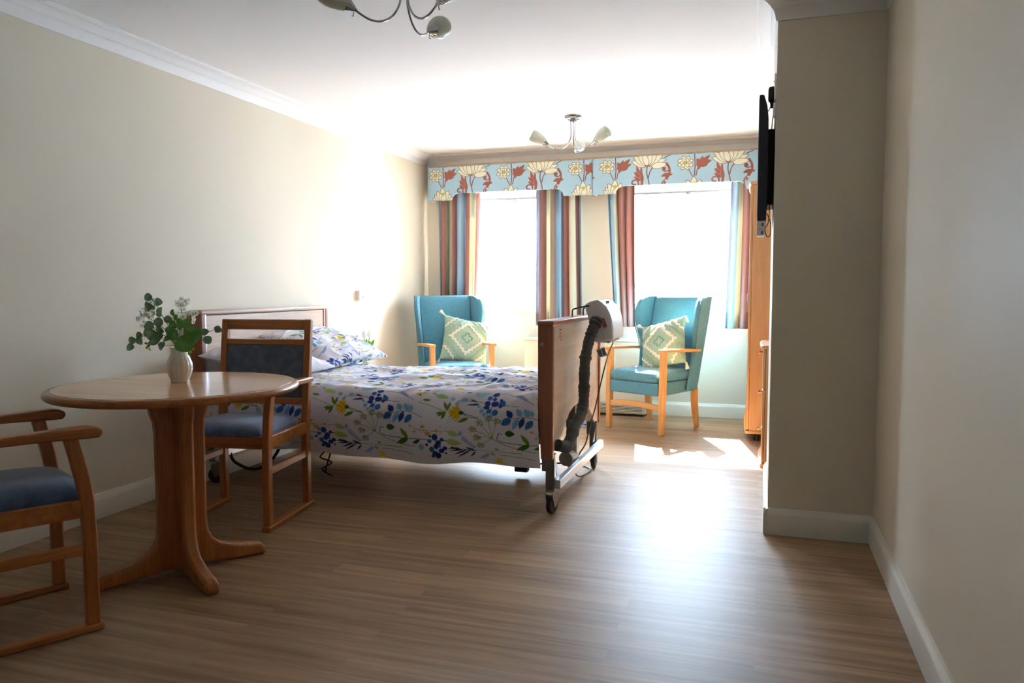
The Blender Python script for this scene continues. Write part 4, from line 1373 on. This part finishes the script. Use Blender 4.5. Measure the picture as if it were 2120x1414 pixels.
def pelmet(label, x0, x1, leg0, leg1, phase):
    t = thing('pelmet', label, 'pelmet', ((x0 + x1) / 2, 6.60, 2.05), 0, 'padded floral pelmets over the windows')
    yb, yf, ztop, zleg, zmid, th, cr_ = BY - .002, 6.530, 2.207, 1.905, 1.967, .014, .018
    # path: left return, front, right return with rounded corners
    path = [(x0, yb), (x0, yf + cr_)]
    for k in range(1, 7):
        a = PI / 2 * k / 6
        path.append((x0 + cr_ - cr_ * math.cos(a), yf + cr_ - cr_ * math.sin(a)))
    xs = np.linspace(x0 + cr_, x1 - cr_, 620)
    path += [(x, yf) for x in xs[1:-1]]
    for k in range(0, 7):
        a = PI / 2 * k / 6
        path.append((x1 - cr_ + cr_ * math.sin(a), yf + cr_ - cr_ * math.cos(a)))
    path.append((x1, yb))
    Q = np.array(path)
    s = np.concatenate([[0], np.cumsum(np.hypot(*np.diff(Q, axis=0).T))])
    ret = yb - yf
    def bottom(x):
        d = min(x - (x0 + leg0), (x1 - leg1) - x)
        if d <= 0:
            return zleg
        if d < .085:
            k = d / .085
            return zleg + (zmid - zleg) * math.sqrt(1 - (1 - k) ** 2.2)
        return zmid
    zb = np.array([bottom(x) for x in Q[:, 0]])
    nv = 150
    w = np.linspace(0, 1, nv)
    Z = zb[:, None] + (ztop - zb)[:, None] * w[None]
    tx, ty = np.gradient(Q[:, 0]), np.gradient(Q[:, 1])
    L = np.hypot(tx, ty)
    nx, ny = -ty / L, tx / L            # towards the inside
    roll = np.minimum(1, np.minimum(ztop - Z, Z - zb[:, None]) / .010)
    bulge = -.004 * np.sqrt(np.clip(roll, 0, 1))
    OX = Q[:, 0][:, None] + nx[:, None] * bulge
    OY = Q[:, 1][:, None] + ny[:, None] * bulge
    outer = np.stack([OX, OY, Z], -1)
    inner = np.stack([np.broadcast_to((Q[:, 0] + nx * th)[:, None], Z.shape), np.broadcast_to((Q[:, 1] + ny * th)[:, None], Z.shape), Z], -1)
    U = np.broadcast_to((s - ret + phase)[:, None], Z.shape) * 1240
    V = (ztop - Z) * 1415
    col = PTILE.sample(U, V)
    m = MB().grid(outer, col)
    i2 = inner[:, ::149]
    m.grid(i2, np.broadcast_to(np.array(lin((206, 200, 186))), i2.shape), flip=True)
    m.grid(np.stack([outer[:, 0], inner[:, 0]], 1), np.repeat(col[:, :1], 2, 1))
    m.grid(np.stack([outer[:, -1], inner[:, -1]], 1), np.repeat(col[:, -1:], 2, 1), flip=True)
    m.build('padded_front', PELM, t, world=True, fix=False, sharp=60)
    MB().box(x0 + .004, x1 - .004, yf + .006, yb, ztop + .001, ztop + .009).build('top_board', PALEW, t, world=True, bevel=.002)
    return t
pelmet('floral lotus pelmet over the window behind the bed', -2.945, -1.412, .235, .250, .0)
pelmet('floral lotus pelmet partly hidden by the wardrobe and television', -1.404, .075, .200, .215, -.045)

# ------------------------------------------------------------------ curtains
CURT = printed('curtain_fabric', 0.85, 0.08, 600.0, trans=0.12)
TE, TD, SK, SL, CR_, OLV, SLT, RO, PB_, TP = (176, 124, 112), (142, 104, 100), (166, 196, 212), (190, 206, 222), (226, 225, 204), (172, 174, 152), (92, 98, 118), (188, 142, 134), (200, 210, 226), (158, 138, 126)
def curtain(label, top, bot, z0, stripes, folds, seed):
    """top, bot: (x0, x1) at rail and hem; stripes = [(share, colour), ...]"""
    t = thing('curtain', label, 'curtain', ((top[0] + top[1]) / 2, 6.61, z0), 0, 'striped curtains at the windows')
    nu, nv = 260, 46
    u, w = np.linspace(0, 1, nu), np.linspace(0, 1, nv)
    U, Wv = np.meshgrid(u, w, indexing='ij')
    zt = 2.15
    k = Wv ** 1.3
    X = (top[0] + (top[1] - top[0]) * U) * (1 - k) + (bot[0] + (bot[1] - bot[0]) * U) * k
    ph = U * folds * 2 * PI + 1.2 * vnoise(U * 3 + seed, Wv * 1.5 + seed, seed)
    amp = .020 + .016 * Wv
    Yc = 6.614 + amp * np.sin(ph) + .010 * vnoise(U * 9, Wv * 2, seed + 5)
    X = X + .010 * np.cos(ph) * (.6 + .4 * Wv)
    Z = zt + (z0 - zt) * Wv
    P = np.stack([X, Yc, Z], -1)
    sh = np.array([a for a, _ in stripes], float)
    ed = np.concatenate([[0], np.cumsum(sh / sh.sum())])
    cols = np.array([lin(c) for _, c in stripes])
    idx = np.clip(np.searchsorted(ed, np.clip(U, 0, .9999), side='right') - 1, 0, len(cols) - 1)
    colr = cols[idx]
    m = MB().grid(P, colr)
    o = m.build('drop', CURT, t, world=True, fix=False, sharp=180)
    so = o.modifiers.new('thickness', 'SOLIDIFY')
    so.thickness = .002
    # heading tape at the top
    hp = [(top[0] + (top[1] - top[0]) * a, 6.614 + .02 * math.sin(a * folds * 2 * PI), 2.155) for a in np.linspace(0, 1, 60)]
    m2 = MB()
    m2.sweep(hp, (.006, .04))
    m2.build('heading', CURT2, t, world=True)
    return t
CURT2 = mat('heading_tape', (220, 214, 200), .9)
curtain('striped curtain hanging in the room corner behind the left armchair', (-2.885, -2.465), (-2.875, -2.500), .765,
        [(10, SL), (8, TE), (17, OLV), (9, TE), (22, SK), (11, TE), (17, CR_), (6, RO)], 5.0, 3)
curtain('striped curtain right of the first window beyond the footboard', (-1.935, -1.520), (-1.945, -1.495), .765,
        [(7, PB_), (16, TD), (13, CR_), (9, TP), (15, SK), (4, SLT), (12, TE), (13, CR_), (7, TD), (8, SK)], 4.6, 8)
curtain('blue and terracotta curtain just left of the second window', (-1.300, -1.050), (-1.225, -1.030), .768,
        [(22, SK), (9, CR_), (16, TE), (38, RO), (10, TE)], 3.6, 14)
curtain('blue and cream curtain between second window and wardrobe', (-.262, -.010), (-.300, .0), .764,
        [(14, PB_), (8, SK), (13, CR_), (17, RO), (9, CR_), (12, SK), (12, TE)], 3.3, 19)

# ------------------------------------------------------------------ roller blinds drawn up
for i, (x0, x1) in enumerate(WIN):
    t = thing('roller_blind', ('white roller blind drawn up in the window nearer the bed', 'white roller blind drawn up above the armchair by the wardrobe')[i], 'blind', ((x0 + x1) / 2, 6.77, 1.92), 0, 'roller blinds')
    MB().box(x0 + .01, x1 - .01, 6.764, 6.766, 1.93, 2.05).build('fabric', BLINDM, t, world=True)
    MB().lathe([(0, x0 + .008), (.018, x0 + .008), (.018, x1 - .008), (0, x1 - .008)], 16, center=(0, 6.772, 2.055), axis=(1, 0, 0)).build('roller', BLINDM, t, world=True)
    MB().box(x0 + .01, x1 - .01, 6.759, 6.771, 1.916, 1.934).build('bottom_bar', GREYP, t, world=True, bevel=.003)
    xc = (x0 + x1) / 2 + .02
    MB().box(xc - .018, xc + .018, 6.755, 6.768, 1.905, 1.92).build('pull', GREYP, t, world=True, bevel=.003)

# ------------------------------------------------------------------ ceiling lights
def make_light(label, loc, angs):
    t = thing('ceiling_light', label, 'ceiling light', loc, 0, 'three-armed ceiling lights')
    MB().lathe([(0, 0), (.062, 0), (.062, -.008), (.056, -.020), (.046, -.026), (.030, -.028), (.028, -.036), (0, -.038)], 36).build('ceiling_rose', CHROME, t)
    for d in angs:
        a = math.radians(d)
        f = lambda r, z: (r * math.cos(a), r * math.sin(a), z)
        arm = MB().tube([f(.020, -.034), f(.017, -.09), f(.016, -.135), f(.026, -.177), f(.055, -.217), f(.095, -.237), f(.135, -.235), f(.170, -.219), f(.190, -.205)], .0042, 10, smooth=6).build('arm', CHROME, t)
        ax = Vector(f(.90, .43))
        c = Vector(f(.186, -.208))
        h = MB().lathe([(0, -.004), (.006, -.003), (.0085, .004), (.013, .010), (.020, .024), (.0255, .034), (.0265, .037), (0, .037)], 24, center=c, axis=ax).build('lamp_holder', CHROME, t)
        h.parent = arm
        MB().tube([c + ax * .010 + Vector((0, 0, -.012)), c + ax * .012 + Vector((0, 0, -.028)), c + ax * .018 + Vector((0, 0, -.030))], .0022, 6).build('shade_screw', CHROME, t).parent = arm
        MB().lathe([(.022, .030), (.027, .038), (.034, .055), (.0415, .080), (.0455, .102), (.0440, .122), (.0415, .134), (.0385, .134), (.041, .121), (.0425, .102), (.0385, .080), (.031, .055), (.024, .040), (.019, .032)],
                   32, center=c, axis=ax).build('shade', SHADEG, t)
        MB().lathe([(0, .040), (.008, .044), (.009, .060), (.017, .078), (.018, .090), (.012, .102), (0, .105)], 16, center=c, axis=ax).build('bulb', PLATEM, t)
    return t
make_light('chrome three-armed ceiling light hanging whole before the windows', (-1.317, 5.455, CZ), (212, 94, 334))
make_light('chrome three-armed ceiling light cut off by the top picture edge', (-1.309, 2.708, CZ), (220, 86, 334))

# ------------------------------------------------------------------ television on the pier
tv = thing('television', 'flat black television seen edge-on against the wall pier', 'television', (.0, 3.90, 1.68))
TB = dict(parent=tv, world=True)
Y0, Y1 = 3.665, 4.44
ol = [(-.029, 1.405), (-.029, 1.962), (-.022, 1.966), (-.008, 1.963), (.006, 1.915), (.012, 1.86), (.013, 1.55), (.010, 1.405)]
MB().prism(ol, lambda x, z, y: (x, y, z), Y0, Y1).build('casing', TVM, bevel=.003, **TB)
MB().box(-.0302, -.0285, Y0 + .012, Y1 - .012, 1.425, 1.950).build('screen', SCREEN, **TB)
MB().box(.012, .0405, 3.92, 4.18, 1.50, 1.86).build('wall_bracket', BLACK, bevel=.003, **TB)
lb = MB().box(-.029, .004, Y0 + .002, Y0 + .11, 1.338, 1.404).build('paper_label', LABELW, bevel=.001, **TB)
lp = MB()
for z0, z1, x0, x1 in ((1.380, 1.396, -.010, .001), (1.366, 1.3675, -.024, -.006), (1.344, 1.358, -.011, .0)):
    lp.box(x0, x1, Y0 + .0012, Y0 + .002, z0, z1)
lp.build('label_print', GREYPRINT, **TB).parent = tv
MB().tube([(.010, 3.72, 1.90), (.022, 3.72, 1.925), (.030, 3.70, 1.93), (.030, 3.70, 1.965)], .0025, 6, smooth=6).build('power_lead', GREYP, **TB)
MB().tube([(.030, 3.69, 1.925), (.031, 3.69, 1.88), (.026, 3.69, 1.80), (.030, 3.69, 1.62), (.026, 3.69, 1.50), (.020, 3.69, 1.40), (.006, 3.69, 1.37), (.016, 3.69, 1.335), (.030, 3.69, 1.345), (.028, 3.69, 1.40), (.012, 3.69, 1.44)], .0022, 6, smooth=6).build('cable', BLACK, **TB)
so = thing('wall_socket', 'white double socket high on the pier above the television', 'socket', (PX, 3.70, 1.98))
MB().box(PX - .009, PX, 3.625, 3.775, 1.930, 2.045).build('plate', PLATEM, so, world=True, bevel=.003)
MB().box(PX - .013, PX - .008, 3.66, 3.68, 2.010, 2.022).build('switch', PLATEM, so, world=True, bevel=.001)
MB().box(PX - .012, PX, 3.63, 3.68, 1.86, 1.918).build('aerial_plate', PLATEM, so, world=True, bevel=.002)
plg = thing('mains_plug', 'black plug pushed into the high wall socket', 'plug', (PX - .02, 3.70, 1.96))
ol = [(-.034, 1.945), (-.034, 1.985), (-.030, 1.998), (-.009, 2.000), (-.009, 1.940), (-.026, 1.936)]
MB().prism(ol, lambda x, z, y: (x + PX, y, z), 3.67, 3.72).build('plug_body', BLACK, plg, world=True, bevel=.004)
MB().lathe([(0, 0), (.008, 0), (.005, .03), (0, .03)], 10, center=(PX - .018, 3.695, 1.938), axis=(0, 0, -1)).build('cord_grip', BLACK, plg, world=True)

# ------------------------------------------------------------------ wardrobe and chest in the recess
wd = thing('wardrobe', 'tall oak wardrobe on castors beside the second window', 'wardrobe', (.18, 6.05, 0))
WB = dict(parent=wd, world=True)
wx, wy0, wy1 = -.072, 5.70, 6.40
MB().box(wx, .44, wy0, wy1, .078, 1.828).build('carcass', WARD, bevel=.004, **WB)
for y0, y1, hx in ((wy0 + .002, 6.048, 6.02), (6.052, wy1 - .002, 6.08)):
    d = MB().box(wx - .020, wx - .001, y0, y1, .085, 1.822).build('door', WARD, bevel=.005, **WB)
    MB().box(wx - .034, wx - .020, hx - .006, hx + .006, .92, 1.06).build('handle', STEEL, bevel=.004, **WB).parent = d
def bulged(z0, z1, x_in, y0, y1, dep, n=9):
    r = []
    for k in range(n):
        a = k / (n - 1)
        y = y0 + (y1 - y0) * a
        r.append((x_in - dep * math.sin(PI * a) ** .5 if 0 < a < 1 else x_in, y))
    return r
pl_ = bulged(0, 0, wx - .022, wy0 - .006, wy1 + .004, .014) + [(.445, wy1 + .004), (.445, wy0 - .006)]
MB().prism(pl_, lambda x, y, z: (x, y, z), 1.829, 1.851).build('cornice', WARD, bevel=.004, **WB)
MB().prism(pl_, lambda x, y, z: (x, y, z), .056, .077).build('plinth', WARD, bevel=.004, **WB)
ol = [(wx - .022, .25), (wx - .030, .22), (wx - .038, .16), (wx - .036, .11), (wx - .028, .078), (wx - .021, .078)]
MB().prism(ol, lambda x, z, y: (x, y, z), wy0 + .03, wy1 - .03).build('kick_board', WARD, bevel=.003, **WB)
for x, y in ((-.02, 5.76), (.39, 5.76), (-.02, 6.34), (.39, 6.34)):
    c = MB().box(x - .016, x + .016, y - .016, y + .016, .042, .056).build('castor', BLACK, bevel=.002, **WB)
    for v in (-.012, .012):
        w = MB().lathe([(0, -.007), (.022, -.007), (.025, -.004), (.025, .004), (.022, .007), (0, .007)], 20, center=(x + v, y, .025), axis=(1, 0, 0)).build('wheel', RUBBER, **WB)
        w.parent = c
cd = thing('chest_of_drawers', 'low wooden chest of drawers half hidden behind the pier', 'chest of drawers', (.23, 5.12, 0))
DBK = dict(parent=cd, world=True)
CHW = wood('chest_oak', (170, 126, 86), (192, 148, 106), 'z', .4, 10)
cx, cy0, cy1 = .030, 4.88, 5.40
MB().box(cx, .45, cy0, cy1, .028, .728).build('carcass', CHW, bevel=.003, **DBK)
tp_ = bulged(0, 0, cx - .024, cy0 - .004, cy1 + .01, .012) + [(.455, cy1 + .01), (.455, cy0 - .004)]
MB().prism(tp_, lambda x, y, z: (x, y, z), .729, .752).build('top', CHW, bevel=.006, **DBK)
MB().prism(tp_, lambda x, y, z: (x, y, z), .0, .027).build('plinth', CHW, bevel=.004, **DBK)
for z0, z1 in ((.255, .480), (.486, .724), (.032, .249)):
    d = MB().box(cx - .018, cx - .001, cy0 + .003, cy1 - .003, z0, z1).build('drawer', CHW, bevel=.004, **DBK)
    MB().lathe([(0, 0), (.006, .0), (.006, .012), (.012, .016), (.012, .022), (0, .024)], 16, center=(cx - .018, cy0 + .10, z1 - .02), axis=(-1, 0, 0)).build('knob', mat('copper_knob', (196, 140, 110), .25, .9), **DBK).parent = d

# ------------------------------------------------------------------ storage heater, call point, tulips
ht = thing('storage_heater', 'long cream storage heater on the floor under the windows', 'heater', (-1.47, 6.60, 0))
HB = dict(parent=ht, world=True)
MB().box(-2.02, -.930, 6.53, 6.672, .018, .645).build('casing', CREAMP, bevel=.010, seg=3, **HB)
MB().box(-2.03, -.920, 6.522, 6.676, .640, .662).build('top', CREAMP, bevel=.006, **HB)
MB().box(-1.99, -.962, 6.524, 6.531, .030, .118).build('grille_backing', DARKGAP, **HB)
for k in range(7):
    z = .034 + k * .0125
    MB().hexa([(-1.99, 6.518, z), (-.962, 6.518, z), (-.962, 6.530, z + .006), (-1.99, 6.530, z + .006)], [(-1.99, 6.518, z + .004), (-.962, 6.518, z + .004), (-.962, 6.530, z + .010), (-1.99, 6.530, z + .010)]).build('louvre', CREAMP, **HB)
for x in (-1.96, -.99):
    MB().box(x - .03, x + .03, 6.54, 6.66, 0, .018).build('foot', RUBBER, **HB)
cp = thing('call_point', 'small white call button box on the left wall above the bed', 'switch', (LX, 5.37, 1.05))
MB().box(LX, LX + .032, 5.325, 5.405, 1.012, 1.088).build('box', PLATEM, cp, world=True, bevel=.004)
MB().lathe([(0, 0), (.006, 0), (.006, .003), (0, .004)], 14, center=(LX + .032, 5.372, 1.036), axis=(1, 0, 0)).build('button', GREYPRINT, cp, world=True)

cab = thing('bedside_cabinet', 'small wooden cabinet behind the bed holding the tulips', 'cabinet', (-2.78, 5.08, 0))
CBK = dict(parent=cab, world=True)
MB().box(-2.98, -2.58, 4.86, 5.30, .05, .42).build('carcass', WARD, bevel=.004, **CBK)
MB().box(-2.99, -2.57, 4.85, 5.31, .42, .44).build('top', WARD, bevel=.004, **CBK)
MB().box(-2.96, -2.60, 4.88, 5.28, 0, .05).build('plinth', WARD, bevel=.003, **CBK)
tvs = thing('tulip_vase', 'small white vase behind the bed with tulips', 'vase', (-2.80, 5.05, .44))
MB().lathe([(0, 0), (.03, 0), (.036, .02), (.034, .07), (.028, .10), (.032, .112), (.028, .11), (.024, .09), (.0, .02)], 32).build('vase_body', VASE, tvs)
for i, (px, lab) in enumerate(((4.955, 'white tulip leaning left behind the floral pillow'), (5.045, 'white tulip in the middle above its green leaves'), (5.125, 'white tulip on the right behind the floral pillow'))):
    t = thing('tulip', lab, 'tulip', (-2.80, 5.05, .44), 0, 'white tulips behind the bed')
    bz = (.735, .752, .758)[i]
    bx = (-2.80, -2.80, -2.80)[i]
    b = Vector((bx, px, bz))
    MB().tube([(-2.80, 5.05 + (px - 5.05) * .1, .465), (-2.80, 5.05 + (px - 5.05) * .5, .65), b - Vector((0, 0, .018))], .003, 8, smooth=5).build('stem', TULIPG, t, world=True)
    dirv = (b - Vector((-2.80, 5.05, .62))).normalized()
    MB().lathe([(0, -.022), (.010, -.020), (.018, -.006), (.0195, .008), (.017, .022), (.012, .032), (.004, .036), (0, .034)], 18, center=b, axis=dirv,
               rib=lambda a, h: 1 + .12 * math.cos(3 * a) * max(0, (h + .01) / .04)).build('blossom', TULIPW, t, world=True)
    for k in range(2):
        m = MB()
        sgn = (-1, 1)[k]
        tip = Vector((-2.80 + .015 * sgn, 5.05 + (px - 5.05) * .75 + .03 * sgn * (k + .5), .725 - .012 * k))
        leaf_blade(m, Vector((-2.80, 5.05 + (px - 5.05) * .15, .61)), tip, .034, Vector((.9, -.4, .2)), droop=-.08, n=9)
        m.build('leaf', TULIPG, t, world=True, fix=False)

# ------------------------------------------------------------------ shrub outside the left window
sh = thing('garden_shrub', 'pale sunlit shrub outside the window nearer the bed', 'shrub', (-4.6, 13.6, -.15))
lm = MB()
r2 = random.Random(5)
for k in range(420):
    a, b, q = r2.uniform(0, 2 * PI), r2.uniform(-1, 1), r2.random() ** .4
    c = Vector((-4.6 + 1.0 * q * math.cos(a) * math.sqrt(1 - b * b), 13.6 + .7 * q * math.sin(a) * math.sqrt(1 - b * b), .85 + .85 * q * b))
    d = Vector((r2.uniform(-1, 1), r2.uniform(-1, 1), r2.uniform(-.4, 1))).normalized()
    leaf_blade(lm, c, c + d * .16, .07, Vector((r2.uniform(-1, 1), -1, r2.uniform(0, 1))), n=5)
lm.build('foliage', mat('shrub_leaf', (74, 84, 80), .8, var=.3), sh, world=True, fix=False)
MB().tube([(-4.6, 13.6, -.15), (-4.58, 13.62, .3), (-4.62, 13.6, .9)], [.05, .04, .02], 10, smooth=4).build('trunk', BROWN['z'], sh, world=True)
